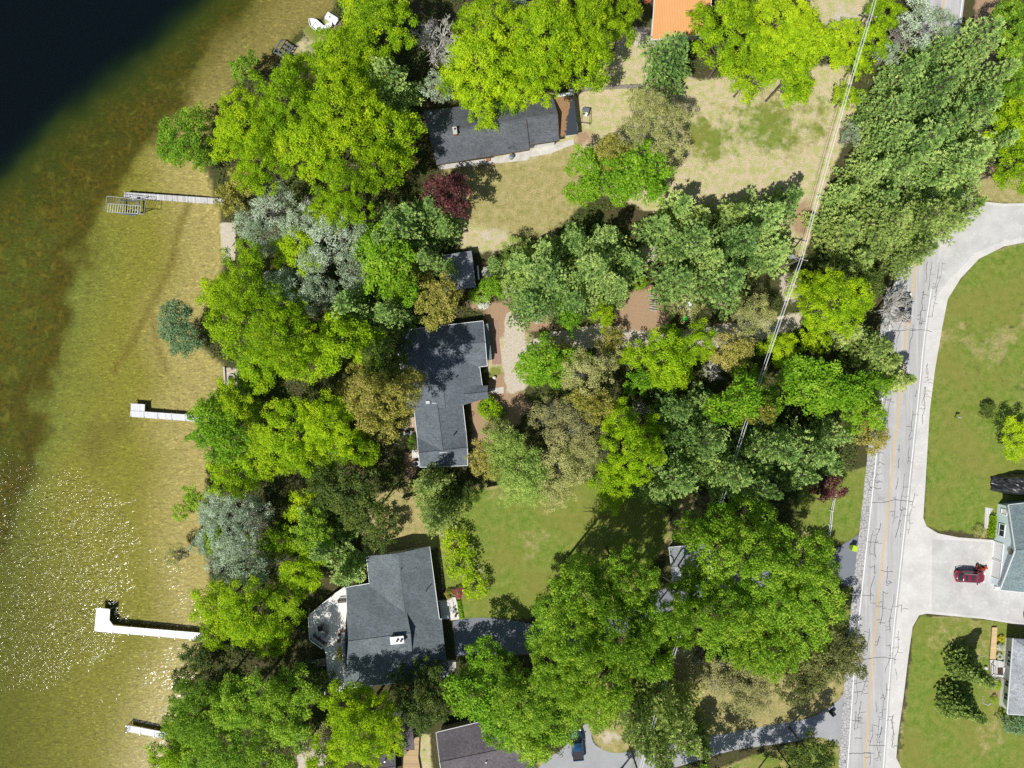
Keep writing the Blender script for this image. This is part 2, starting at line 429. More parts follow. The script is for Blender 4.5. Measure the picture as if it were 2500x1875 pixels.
# a dark bar of drift parallel to the shore
bar = poly_sd([(455, 500), (430, 560), (415, 640), (385, 700), (350, 770), (310, 850), (275, 900)], PX, PY, False)
lc = lerp(lc, np.array((0.17, 0.135, 0.025)), smooth01(1.1 - bar / 16) * 0.65)
bar = poly_sd([(370, 770), (375, 830), (400, 900)], PX, PY, False)
lc = lerp(lc, np.array((0.16, 0.11, 0.03)), smooth01(1.1 - bar / 14) * 0.5)
lc = lerp(lc, np.array((0.165, 0.135, 0.03)), smooth01((420 - PY) / 260) * 0.6)
lc = lerp(lc, weed_c, smooth01((2.0 - sweed) / 3.5))
lc = lerp(lc, np.array((0.085, 0.105, 0.014)), smooth01((-1 - sweed) / 6) * smooth01((PY - 420) / 150) * 0.75)
lc = lerp(lc, np.array((0.035, 0.055, 0.006)), smooth01((14 - sdeep) / 14) * 0.85)
lc = lerp(lc, np.array((0.006, 0.022, 0.008)), smooth01((5 - sdeep) / 8) * 0.9)
lc = lerp(lc, deepc, smooth01((0.5 - sdeep) / 6))
lc = lerp(lc, np.array((0.075, 0.10, 0.012)), smooth01((PY - 1050) / 500) * smooth01((230 - PX) / 260) * 0.8)
lc = lerp(lc, np.array((0.15, 0.14, 0.02)), smooth01((PY - 1150) / 400) * smooth01((400 - PX) / 260) * 0.35)

pat = smooth01((vnoise(8, 60, 4) - 0.02) * 3.0); dry[:] = np.maximum(dry, lush * smooth01(pat * 2) * 0.95); lush[:] = np.clip(lush * (1 - 0.42 * pat), 0, 1)
nv = PX.size
me = bpy.data.meshes.new('ground')
ny, nx = PX.shape
co = np.stack([GX, GY, Z], -1).astype(np.float32).reshape(-1)
idx = np.arange(nv).reshape(ny, nx)
F = np.stack([idx[:-1, :-1], idx[:-1, 1:], idx[1:, 1:], idx[1:, :-1]], -1).reshape(-1, 4)
me.vertices.add(nv); me.vertices.foreach_set('co', co)
me.loops.add(F.size); me.loops.foreach_set('vertex_index', F.reshape(-1).astype(np.int32))
me.polygons.add(len(F)); me.polygons.foreach_set('loop_start', np.arange(0, F.size, 4, dtype=np.int32)); me.polygons.foreach_set('loop_total', np.full(len(F), 4, dtype=np.int32))
for nm, ar in (('lush', lush), ('dry', dry), ('tan', tan), ('orange', orange), ('sand', sand), ('bed', smooth01(0.5 - sd / 0.8)), ('weedy', smooth01((6 - sweed) / 8) * (1 - smooth01((9 - sdeep) / 10))), ('depth', smooth01((8 - sdeep) / 9))):
    a = me.attributes.new(nm, 'FLOAT', 'POINT'); a.data.foreach_set('value', ar.astype(np.float32).reshape(-1))
a = me.attributes.new('bedcol', 'FLOAT_COLOR', 'POINT')
a.data.foreach_set('color', np.concatenate([lc, np.ones(PX.shape + (1,))], -1).astype(np.float32).reshape(-1))
me.polygons.foreach_set('use_smooth', [True] * len(F))
me.update(calc_edges=True)

t = NT('ground_earth_and_lawn')
n_big = t.noise(0.12, 5, 0.6); n_mid = t.noise(0.9, 6, 0.65); n_fine = t.noise(3.2, 6, 0.75); n_grain = t.noise(6.5, 4, 0.75)
edge = t.math('MULTIPLY', t.math('SUBTRACT', t.noise(0.7, 6, 0.68), 0.5), 1.5)
def layer(base, name, col, sharp=0.18, add=0.0):
    f = t.math('ADD', t.attr(name), edge)
    f = t.math('MULTIPLY', t.ramp(f, [(0.5 - sharp, 0.0), (0.5 + sharp, 1.0)]), t.math('MINIMUM', t.math('MULTIPLY', t.attr(name), 3.0), 1.0))
    return t.mix(f, base, col)
c = t.ramp(n_fine, [(0.25, (0.03, 0.028, 0.014)), (0.5, (0.07, 0.06, 0.03)), (0.75, (0.14, 0.115, 0.06))])
cg = t.ramp(n_mid, [(0.3, (0.03, 0.05, 0.012)), (0.7, (0.07, 0.09, 0.02))])
c = t.mix(t.ramp(n_big, [(0.4, 0.0), (0.6, 0.7)]), c, cg)
tanc = t.mix(t.ramp(n_mid, [(0.42, 0.0), (0.6, 1.0)]), t.ramp(n_grain, [(0.3, (0.28, 0.22, 0.14)), (0.7, (0.74, 0.61, 0.43))]), t.ramp(n_grain, [(0.3, (0.20, 0.24, 0.06)), (0.7, (0.54, 0.52, 0.22))]))
c = layer(c, 'tan', tanc)
dryc = t.mix(t.ramp(n_mid, [(0.3, 0.0), (0.7, 1.0)]), t.ramp(n_fine, [(0.32, (0.10, 0.13, 0.025)), (0.66, (0.34, 0.30, 0.10))]), t.ramp(n_grain, [(0.35, (0.20, 0.17, 0.06)), (0.62, (0.60, 0.49, 0.26))]))
c = layer(c, 'dry', dryc)
lushc = t.mix(t.ramp(n_mid, [(0.3, 0.0), (0.72, 1.0)]), t.ramp(n_fine, [(0.3, (0.035, 0.09, 0.006)), (0.68, (0.14, 0.24, 0.022))]), t.ramp(n_grain, [(0.3, (0.08, 0.14, 0.015)), (0.66, (0.36, 0.36, 0.10))]))
lushc = t.mix(t.ramp(n_big, [(0.42, 0.0), (0.62, 0.55)]), lushc, (0.22, 0.20, 0.05))
c = layer(c, 'lush', lushc)
c = layer(c, 'orange', t.ramp(n_grain, [(0.25, (0.20, 0.13, 0.08)), (0.75, (0.48, 0.33, 0.21))]))
c = layer(c, 'sand', t.ramp(n_fine, [(0.3, (0.36, 0.30, 0.23)), (0.7, (0.62, 0.56, 0.47))]), 0.12)
# light specks: petals, dead leaves, stones
vor = t.n('ShaderNodeTexVoronoi'); vor.inputs['Scale'].default_value = 1.3; t.l(t.pos(), vor.inputs['Vector'])
spk = t.math('MULTIPLY', t.math('LESS_THAN', vor.outputs['Distance'], 0.085), 0.35)
c = t.mix(spk, c, (0.5, 0.46, 0.36))
# lake bed: sand ripples and caustic light painted in as one net, weed clumps
bed = t.attr('bedcol', 'Color')
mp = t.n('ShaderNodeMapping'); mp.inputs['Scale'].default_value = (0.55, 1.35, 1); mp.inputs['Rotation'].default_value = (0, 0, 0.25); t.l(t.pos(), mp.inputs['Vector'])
rip_caustic = t.noise(3.0, 4, 0.6, mp.outputs[0], 1.2)
rp = t.ramp(rip_caustic, [(0.3, 0.5), (0.46, 0.85), (0.6, 1.1), (0.7, 1.75)])
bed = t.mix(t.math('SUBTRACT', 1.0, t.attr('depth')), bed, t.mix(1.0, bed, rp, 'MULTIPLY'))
blot = t.ramp(t.noise(0.35, 6, 0.7), [(0.42, 0.0), (0.6, 0.75)])
bed = t.mix(t.math('MULTIPLY', blot, t.attr('weedy')), bed, t.ramp(t.noise(1.6, 5, 0.7), [(0.35, (0.022, 0.028, 0.006)), (0.7, (0.17, 0.115, 0.012))]))
# lighter sand windows in the weeds
bed = t.mix(t.math('MULTIPLY', t.ramp(t.noise(0.5, 5, 0.65, None, 0.6), [(0.55, 0.0), (0.75, 0.6)]), t.attr('weedy')), bed, (0.20, 0.19, 0.03))
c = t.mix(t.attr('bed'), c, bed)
mp2 = t.bump(n_fine, 0.35, 0.08)
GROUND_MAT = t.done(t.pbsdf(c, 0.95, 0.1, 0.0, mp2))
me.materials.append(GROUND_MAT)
ground = struct(link(bpy.data.objects.new('ground', me)))

# water sheet
wm = MB()
SH2 = [(x + 10, y) for x, y in SHORE]
pts = [P(-11500, -11500)] + [P(760, -11500)] + [P(x + 14, y) for x, y in SHORE] + [P(300, 12500)] + [P(-11500, 12500)]
bm = bmesh.new()
vs = [bm.verts.new((p.x, p.y, -0.16)) for p in pts]
f = bm.faces.new(vs); bmesh.ops.triangulate(bm, faces=[f])
for f in bm.faces:
    if f.normal.z < 0: f.normal_flip()
wme = bpy.data.meshes.new('lake_water'); bm.to_mesh(wme); bm.free()
t = NT('lake_water')
g = t.pos()
mpw = t.n('ShaderNodeMapping'); mpw.inputs['Scale'].default_value = (0.65, 1.5, 1); mpw.inputs['Rotation'].default_value = (0, 0, 0.35); t.l(g, mpw.inputs['Vector'])
w1 = t.noise(2.3, 2, 0.55, mpw.outputs[0]); w2 = t.noise(0.45, 2, 0.5, mpw.outputs[0])
hgt = t.math('ADD', w1, t.math('MULTIPLY', w2, 1.4))
# a gust roughens the lake in one broad patch; calmer water in the lee of the shore trees
vd = t.n('ShaderNodeVectorMath', operation='DISTANCE'); t.l(g, vd.inputs[0]); gp = P(20, 1390); vd.inputs[1].default_value = (gp.x, gp.y, -0.16)
dd_ = t.math('ADD', vd.outputs['Value'], t.math('MULTIPLY', t.math('SUBTRACT', t.noise(0.09, 4, 0.6), 0.5), 34))
gust = t.ramp(t.math('DIVIDE', dd_, 60.0), [(0.0, 0.95), (0.26, 0.8), (0.36, 0.30), (0.58, 0.08)])
bp = t.n('ShaderNodeBump'); bp.inputs['Distance'].default_value = 0.30
t.l(hgt, bp.inputs['Height']); t.l(t.math('MULTIPLY', gust, 0.6), bp.inputs['Strength'])
fr = t.n('ShaderNodeFresnel'); fr.inputs['IOR'].default_value = 1.33; t.l(bp.outputs[0], fr.inputs['Normal'])
gl = t.n('ShaderNodeBsdfGlossy'); gl.inputs['Roughness'].default_value = 0.11; t.l(bp.outputs[0], gl.inputs['Normal']); gl.inputs['Color'].default_value = (0.38, 0.38, 0.38, 1)
tr = t.n('ShaderNodeBsdfTransparent'); tr.inputs['Color'].default_value = (0.97, 0.99, 0.97, 1)
mx = t.n('ShaderNodeMixShader'); t.l(fr.outputs[0], mx.inputs[0]); t.l(tr.outputs[0], mx.inputs[1]); t.l(gl.outputs[0], mx.inputs[2])
wme.materials.append(t.done(mx.outputs[0]))
struct(link(bpy.data.objects.new('lake_water', wme)))

# ------------------------------------------------------------------ roads
def catmull(pts, k=8):
    out = []
    n = len(pts)
    for i in range(n - 1):
        p0 = pts[max(i - 1, 0)]; p1 = pts[i]; p2 = pts[i + 1]; p3 = pts[min(i + 2, n - 1)]
        for j in range(k):
            u = j / k
            out.append(tuple(0.5 * (2 * p1[a] + (p2[a] - p0[a]) * u + (2 * p0[a] - 5 * p1[a] + 4 * p2[a] - p3[a]) * u * u + (3 * p1[a] - p0[a] - 3 * p2[a] + p3[a]) * u ** 3) for a in range(2)))
    out.append(pts[-1]); return out

def sheet(name, polys, z, m, parent=None, t=0.0):
    """flat sheets from photo-pixel polygons"""
    bm = bmesh.new()
    for pl in polys:
        vs = [bm.verts.new((*P(x, y)[:2], z)) for x, y in pl]
        f = bm.faces.new(vs)
    bmesh.ops.triangulate(bm, faces=bm.faces[:])
    for f in bm.faces:
        f.normal_update()
        if f.normal.z < 0: f.normal_flip()
    me = bpy.data.meshes.new(name); bm.to_mesh(me); bm.free(); me.materials.append(m)
    return link(bpy.data.objects.new(name, me), parent)

def ribbon(mb, pts, w, z, jit=0.0):
    """pts in px, width in px"""
    n = len(pts)
    vs = []
    for i in range(n):
        a = pts[max(i - 1, 0)]; b = pts[min(i + 1, n - 1)]
        d = Vector((b[0] - a[0], b[1] - a[1])).normalized(); s = Vector((-d.y, d.x))
        ww = w * (1 + jit * random.uniform(-1, 1)) / 2
        for k in (-1, 1):
            p = P(pts[i][0] + s.x * ww * k, pts[i][1] + s.y * ww * k); vs.append((p.x, p.y, z))
    fs = []
    for i in range(n - 1):
        fs.append((2 * i, 2 * i + 1, 2 * i + 3, 2 * i + 2))
    a = Vector(vs[0]); b = Vector(vs[1]); c_ = Vector(vs[3])
    if (b - a).cross(c_ - a).z < 0: fs = [tuple(reversed(f)) for f in fs]
    mb.add(vs, fs)

def asphalt(name, lo, hi, patch=0.25, net=0.0, netscale=1.4, streak=0.0):
    t = NT(name)
    c = t.ramp(t.noise(7, 5, 0.7), [(0.3, lo), (0.7, hi)])
    c = t.mix(t.ramp(t.noise(0.35, 5, 0.6), [(0.4, 0.0), (0.7, patch)]), c, tuple(x * 0.78 for x in lo))
    c = t.mix(t.ramp(t.noise(0.9, 5, 0.7), [(0.55, 0.0), (0.75, patch)]), c, tuple(min(1, x * 1.15) for x in hi))
    if streak:
        mp = t.n('ShaderNodeMapping'); mp.inputs['Rotation'].default_value = (0, 0, math.radians(6)); mp.inputs['Scale'].default_value = (1.0, 0.035, 1); t.l(t.pos(), mp.inputs['Vector'])
        c = t.mix(t.ramp(t.noise(0.9, 4, 0.6, mp.outputs[0]), [(0.35, 0.0), (0.65, streak)]), c, tuple(x * 0.70 for x in lo))
        c = t.mix(t.ramp(t.noise(2.2, 4, 0.6, mp.outputs[0]), [(0.5, 0.0), (0.7, streak * 0.7)]), c, tuple(min(1, x * 1.2) for x in hi))
    if net:
        v = t.n('ShaderNodeTexVoronoi', feature='DISTANCE_TO_EDGE'); v.inputs['Scale'].default_value = netscale
        t.l(t.pos(), v.inputs['Vector'])
        c = t.mix(t.math('MULTIPLY', t.math('LESS_THAN', v.outputs['Distance'], 0.06), net), c, (0.06, 0.06, 0.065))
    return t.done(t.pbsdf(c, 0.9, 0.2, 0, t.bump(t.noise(20, 3), 0.3, 0.02)))
M['road'] = asphalt('sunbleached_asphalt', (0.41, 0.405, 0.40), (0.53, 0.52, 0.51), 0.35, streak=0.5)
M['shoulder'] = asphalt('bleached_shoulder', (0.50, 0.485, 0.465), (0.70, 0.68, 0.65), 0.5)
M['shoulder_net'] = asphalt('crazed_shoulder', (0.40, 0.40, 0.40), (0.52, 0.51, 0.49), 0.4, 0.6, 1.9)
M['apron'] = asphalt('pale_parking_apron', (0.44, 0.43, 0.42), (0.60, 0.59, 0.57), 0.6)
M['drive_dark'] = asphalt('dark_driveway', (0.16, 0.175, 0.205), (0.205, 0.22, 0.25), 0.2)
M['drive_mid'] = asphalt('grey_driveway', (0.29, 0.295, 0.31), (0.39, 0.40, 0.415), 0.4)
M['paint_white'] = mat_plain('white_road_paint', (0.75, 0.75, 0.74), 0.7, 0.18, 6)
M['paint_yellow'] = mat_plain('yellow_road_paint', (0.62, 0.40, 0.12), 0.7, 0.2, 6)
M['tar'] = mat_plain('tar_seal', (0.062, 0.065, 0.075), 0.6, 0.2)

CL = [(2480, -1800), (2390, -800), (2340, -250), (2304, 0), (2280, 220), (2258, 440), (2240, 620), (2213, 808), (2201, 927), (2182, 1108), (2169, 1232), (2150, 1407), (2129, 1615), (2111, 1875), (2085, 2200), (2040, 2900), (1990, 3800)]
cl = catmull(CL, 10)
def off(d0, line=None):
    line = line or cl
    out = []
    for i, p in enumerate(line):
        a = line[max(i - 1, 0)]; b = line[min(i + 1, len(line) - 1)]
        d = Vector((b[0] - a[0], b[1] - a[1])).normalized(); s = Vector((-d.y, d.x))
        out.append((p[0] - s.x * d0, p[1] - s.y * d0))   # +d0 = towards larger x
    return out
road = struct(sheet('road', [off(-48) + list(reversed(off(50)))], 0.030, M['road']))
lm = [off(-60), off(-46)]
shl = sheet('shoulder', [[p for p in off(-64) if 700 < p[1] < 2100] + list(reversed([p for p in off(-44) if 700 < p[1] < 2100]))], 0.036, M['shoulder_net']); struct(shl)
# pale gravelly shoulder on the far side, with the junction and the parking apron
right_edge = [(2283, 900), (2270, 1000), (2264, 1100), (2258, 1200), (2254, 1265), (2262, 1285), (2290, 1302), (2340, 1312), (2420, 1318), (2700, 1330), (2700, 1545), (2500, 1527), (2400, 1511), (2262, 1498), (2244, 1502), (2228, 1530), (2218, 1600), (2206, 1700), (2192, 1800), (2188, 1850), (2200, 1875), (2240, 1900), (2500, 1960), (2500, 2060), (2200, 2000), (2140, 2100)]
inner = [p for p in off(47) if 620 < p[1] < 2090]
junction = [(2290, 520)] + [(2302, 455), (2340, 462), (2365, 480), (2400, 492), (2450, 497), (3400, 480), (3400, 570), (2500, 592), (2450, 602), (2390, 632), (2345, 680), (2314, 730), (2300, 800), (2290, 860)] + right_edge + list(reversed(inner))
struct(sheet('shoulder_and_apron', [junction], 0.022, M['shoulder']))
struct(sheet('parking_apron', [[(2275, 1316), (2340, 1320), (2425, 1325), (2700, 1335), (2700, 1540), (2500, 1522), (2400, 1506), (2275, 1492)]], 0.026, M['apron']))
struct(sheet('side_road', [[(2290, 560), (2300, 470), (2345, 490), (2450, 504), (3400, 488), (3400, 562), (2500, 580), (2450, 588), (2380, 618), (2320, 680), (2270, 740)]], 0.026, M['apron']))
# markings
mk = MB()
for d in (-1.6, 1.6): ribbon(mk, off(d), 1.5, 0.040)
o = mk.build('centre_line', M['paint_yellow'], road)
mk = MB(); ribbon(mk, off(-42), 2.3, 0.0405)
mk.build('edge_line', M['paint_white'], road)
mk = MB(); ribbon(mk, [p for p in off(45) if p[1] > 690 or p[1] < 380], 2.3, 0.0405)
mk = MB()
seg = [p for p in off(45) if p[1] > 700]; ribbon(mk, seg, 2.3, 0.0405)
seg = [p for p in off(45) if p[1] < 400]; ribbon(mk, seg, 2.3, 0.0405)
mk.build('edge_line', M['paint_white'], road)
# tar-sealed cracks: wandering lines that branch
rc = random.Random(5)
mk = MB()
def at_road(y, d):
    for i in range(len(cl) - 1):
        if cl[i][1] <= y <= cl[i + 1][1]:
            u = (y - cl[i][1]) / (cl[i + 1][1] - cl[i][1]); return cl[i][0] + u * (cl[i + 1][0] - cl[i][0]) + d
    return cl[-1][0]
def crack(x, y, ang, n, w=1.3, z=0.046, br=0.12):
    pts = [(x, y)]
    for i in range(n):
        ang2 = ang + rc.uniform(-0.7, 0.7)
        x += math.cos(ang2) * 5; y += math.sin(ang2) * 5
        pts.append((x, y))
        if br and rc.random() < br:
            crack(x, y, ang + rc.choice((-1, 1)) * rc.uniform(0.8, 1.6), rc.randint(2, 5), w * 0.8, z + 0.0013 * rc.random(), 0)
    ribbon(mk, pts, w, z, 0.25)
k = 0
def run_crack(d, y0, y1, w):
    """a long crack that follows the lane, wandering a little, with short ticks across"""
    global k
    k += 1; z = 0.042 + 0.0001 * (k % 60); pts = []; y = y0; dd = d; v = 0.0
    while y < y1:
        v = 0.6 * v + rc.uniform(-1.3, 1.3); dd += v; dd += (d - dd) * 0.12
        pts.append((at_road(y, dd), y)); y += rc.uniform(3, 6)
        if rc.random() < 0.2:
            s_ = rc.choice((-1, 1)); q = [(at_road(y, dd), y)]; xx = dd
            for _ in range(rc.randint(1, 4)): xx += s_ * rc.uniform(2.5, 5); q.append((at_road(y, xx), y + rc.uniform(-3, 3)))
            ribbon(mk, q, w * 0.8, z + 0.00005, 0.2)
    if len(pts) > 1: ribbon(mk, pts, w, z, 0.3)
for d, p_, w_ in ((-33, .35, .8), (-17, .5, .95), (-26, .2, .7), (13, .55, 1.0), (33, .7, .95), (27, .3, .8), (38, .4, .7), (57, .45, .8), (61, .35, .7)):
    y = 640
    while y < 1900:
        ln = rc.uniform(18, 95)
        if rc.random() < p_: run_crack(d + rc.uniform(-3, 3), y, y + ln, w_ * rc.uniform(.9, 1.4))
        y += ln + rc.uniform(4, 30)
for y, a, e in ((806, -38, 62), (1228, -42, 62), (1322, -42, -4), (1452, -42, -12), (1392, -2, 33), (1176, -40, -20), (1190, -40, -22), (1610, -28, 62), (1670, -40, -4), (1690, -40, -18), (1758, -40, -16), (1802, -30, -12), (1818, 6, 48), (1840, -42, 22)):
    k += 1; q = []; d = a; yy = y
    while d < e: q.append((at_road(yy, d), yy)); d += rc.uniform(3, 6); yy += rc.uniform(-1.6, 1.8)
    ribbon(mk, q, 1.0, 0.0485 + 0.0001 * (k % 30), 0.3)
mk.build('crack_seal', M['tar'], road)

dd = struct(sheet('driveway', [catmull([(1106, 1517), (1140, 1510), (1180, 1508), (1235, 1512)], 5) + catmull([(1235, 1512), (1400, 1530), (1560, 1460), (1750, 1400), (1900, 1385), (1970, 1362), (2030, 1345), (2070, 1322), (2096, 1305)], 6)[1:]
     + [(2110, 1300), (2098, 1440)] + catmull([(2086, 1433), (2060, 1427), (2040, 1405), (2000, 1412), (1900, 1430), (1750, 1450), (1590, 1510), (1420, 1590), (1260, 1598), (1170, 1597), (1112, 1602)], 6)], 0.012, M['drive_dark']))
struct(sheet('driveway', [catmull([(1290, 1900), (1330, 1860), (1372, 1828), (1400, 1800), (1425, 1770), (1438, 1768)], 5) + catmull([(1444, 1800), (1455, 1820), (1500, 1838), (1570, 1830), (1640, 1812), (1700, 1802), (1800, 1786), (1880, 1770), (1960, 1757), (2000, 1742), (2040, 1715), (2062, 1690)], 5)
     + [(2075, 1690), (2060, 1830)] + catmull([(2040, 1815), (2000, 1800), (1930, 1812), (1870, 1820), (1790, 1832), (1700, 1858), (1600, 1890), (1500, 1930), (1400, 1950), (1290, 1960)], 5)], 0.012, M['drive_mid']))

# ------------------------------------------------------------------ undergrowth on the forest floor (one mass nobody could count)
blocked = np.zeros(PX.shape)
for pl_ in ([(1030, 240), (1420, 220), (1430, 390), (1050, 430)], [(955, 790), (1240, 770), (1300, 980), (1160, 1150), (1000, 1150)], [(740, 1500), (850, 1340), (1060, 1320), (1140, 1640), (1100, 1680), (800, 1710), (740, 1660)],
            [(1030, 1770), (1340, 1720), (1340, 1950), (900, 1950), (900, 1820), (960, 1720), (1020, 1720)], [(1060, 600), (1190, 595), (1190, 720), (1060, 720)], [(1570, -200), (1760, -200), (1760, 110), (1570, 120)],
            [(1615, 1320), (1760, 1310), (1770, 1440), (1620, 1450)], [(715, 1780), (830, 1780), (830, 1900), (715, 1900)],
            [(1100, 1495), (1250, 1500), (1560, 1440), (1750, 1385), (1900, 1370), (2110, 1290), (2110, 1450), (1900, 1445), (1600, 1525), (1420, 1605), (1100, 1615)],
            [(1270, 1960), (1440, 1755), (1480, 1830), (1700, 1790), (2050, 1690), (2070, 1830), (1700, 1870), (1400, 1970)], [(1340, 205), (1640, 195), (1640, 240), (1340, 240)],
            [(2400, 1140), (2600, 1140), (2600, 1900), (2400, 1900)]):
    blocked = np.maximum(blocked, smooth01(0.5 - poly_sd(pl_, PX, PY) / 8))
rd = poly_sd(cl, PX, PY, False); blocked = np.maximum(blocked, rd < 92)
blocked = np.maximum(blocked, ((PX > 2200) & (PY > 900)) | ((PX > 2250) & (PY > 440)))
free = (np.maximum.reduce([lush, dry, tan, orange * 1.3, sand * 1.3, blocked]) < 0.35) & (sd > 0.6) & (np.abs(GX) < 88) & (np.abs(GY) < 68)
ug = free & (vnoise(3.0, 21, 3) > -0.25)
# ------------------------------------------------------------------ trees
def leaf_mat(name, dark, mid, lite, transl=0.35, tcol=None, rvar=0.12):
    t = NT(name)
    a = t.attr('tint')
    oi = t.n('ShaderNodeObjectInfo')
    f = t.math('ADD', a, t.math('MULTIPLY', t.math('SUBTRACT', oi.outputs['Random'], 0.5), rvar * 2))
    f = t.math('ADD', f, t.math('MULTIPLY', t.math('SUBTRACT', t.noise(0.22, 3, 0.6), 0.5), 0.55))
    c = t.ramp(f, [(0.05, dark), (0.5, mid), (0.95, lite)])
    hs = t.n('ShaderNodeHueSaturation'); hs.inputs['Saturation'].default_value = 1.0
    t.l(t.math('ADD', 0.490, t.math('MULTIPLY', t.noise(0.10, 2, 0.5), 0.03)), hs.inputs['Hue']); t.l(c, hs.inputs['Color']); c = hs.outputs[0]
    b = t.pbsdf(c, 0.55, 0.25)
    tl = t.n('ShaderNodeBsdfTranslucent')
    tc = t.mix(0.5, c, tcol or lite); t.l(tc, tl.inputs['Color'])
    mx = t.n('ShaderNodeMixShader'); mx.inputs[0].default_value = transl
    t.l(b, mx.inputs[1]); t.l(tl.outputs[0], mx.inputs[2])
    return t.done(mx.outputs[0])

LM = {
 'yellow': leaf_mat('leaf_yellow_green', (0.09, 0.18, 0.004), (0.32, 0.51, 0.008), (0.64, 0.78, 0.018), 0.42, None, 0.2),
 'green': leaf_mat('leaf_mid_green', (0.055, 0.13, 0.01), (0.23, 0.42, 0.025), (0.54, 0.70, 0.07), 0.4, None, 0.16),
 'fresh': leaf_mat('leaf_fresh_green', (0.06, 0.17, 0.008), (0.22, 0.44, 0.014), (0.44, 0.62, 0.05), 0.4),
 'silver': leaf_mat('leaf_silver', (0.14, 0.20, 0.10), (0.36, 0.46, 0.28), (0.62, 0.72, 0.54), 0.25, None, 0.2),
 'pine': leaf_mat('needle_pine', (0.075, 0.17, 0.04), (0.31, 0.48, 0.125), (0.62, 0.76, 0.24), 0.32, None, 0.2),
 'olivepine': leaf_mat('needle_olive', (0.14, 0.23, 0.05), (0.40, 0.53, 0.13), (0.68, 0.74, 0.25), 0.32, None, 0.18),
 'olive': leaf_mat('leaf_olive_brown', (0.15, 0.15, 0.02), (0.38, 0.38, 0.06), (0.64, 0.52, 0.17), 0.35),
 'khaki': leaf_mat('leaf_khaki', (0.22, 0.24, 0.07), (0.46, 0.47, 0.15), (0.66, 0.64, 0.27), 0.3),
 'pale': leaf_mat('leaf_pale_green', (0.15, 0.24, 0.04), (0.36, 0.50, 0.10), (0.58, 0.70, 0.18), 0.38),
 'red': leaf_mat('leaf_dark_red', (0.035, 0.012, 0.014), (0.12, 0.038, 0.042), (0.26, 0.09, 0.08), 0.2),
 'pinkred': leaf_mat('leaf_pink_red', (0.18, 0.03, 0.06), (0.42, 0.08, 0.14), (0.62, 0.18, 0.25), 0.25),
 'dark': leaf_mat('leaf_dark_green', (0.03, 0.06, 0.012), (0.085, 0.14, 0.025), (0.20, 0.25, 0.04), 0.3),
 'spruce': leaf_mat('needle_spruce', (0.07, 0.13, 0.03), (0.24, 0.36, 0.08), (0.50, 0.60, 0.17), 0.3),
 'darkolive': leaf_mat('leaf_dark_olive', (0.05, 0.065, 0.015), (0.16, 0.18, 0.045), (0.32, 0.32, 0.10), 0.25),
 'bluegreen': leaf_mat('leaf_blue_green', (0.06, 0.13, 0.06), (0.16, 0.28, 0.12), (0.30, 0.42, 0.20), 0.3),
 'bud': leaf_mat('leaf_grey_bud', (0.16, 0.16, 0.06), (0.34, 0.33, 0.13), (0.50, 0.48, 0.20), 0.25),
 'blossom': leaf_mat('white_blossom', (0.4, 0.46, 0.3), (0.7, 0.73, 0.64), (0.88, 0.9, 0.86), 0.2),
 'gold': leaf_mat('leaf_gold', (0.4, 0.36, 0.01), (0.7, 0.6, 0.01), (0.85, 0.72, 0.02), 0.35),
}
M['bark'] = mat_plain('bark', (0.13, 0.105, 0.085), 0.9, 0.35, 4)
M['bark_dead'] = mat_plain('dead_bark', (0.5, 0.48, 0.44), 0.85, 0.2, 4)
M['bark_pale'] = mat_plain('pale_bark', (0.34, 0.31, 0.27), 0.85, 0.25, 4)

def rv(rng, n):
    v = rng.normal(size=(n, 3)); return v / np.linalg.norm(v, axis=1, keepdims=True)

def leaf_quads(C, N, L, W, rng, kite=True):
    """C centres, N unit normals, L/W sizes -> (n,4,3)"""
    n = len(C)
    a = rv(rng, n)
    T = np.cross(N, a); T /= np.linalg.norm(T, axis=1, keepdims=True) + 1e-9
    B = np.cross(N, T)
    T = T * (L / 2)[:, None]; B = B * (W / 2)[:, None]
    if kite:
        return np.stack([C - T, C + B - T * 0.1, C + T, C - B - T * 0.1], 1)
    return np.stack([C - T - B, C + T - B, C + T + B, C - T + B], 1)

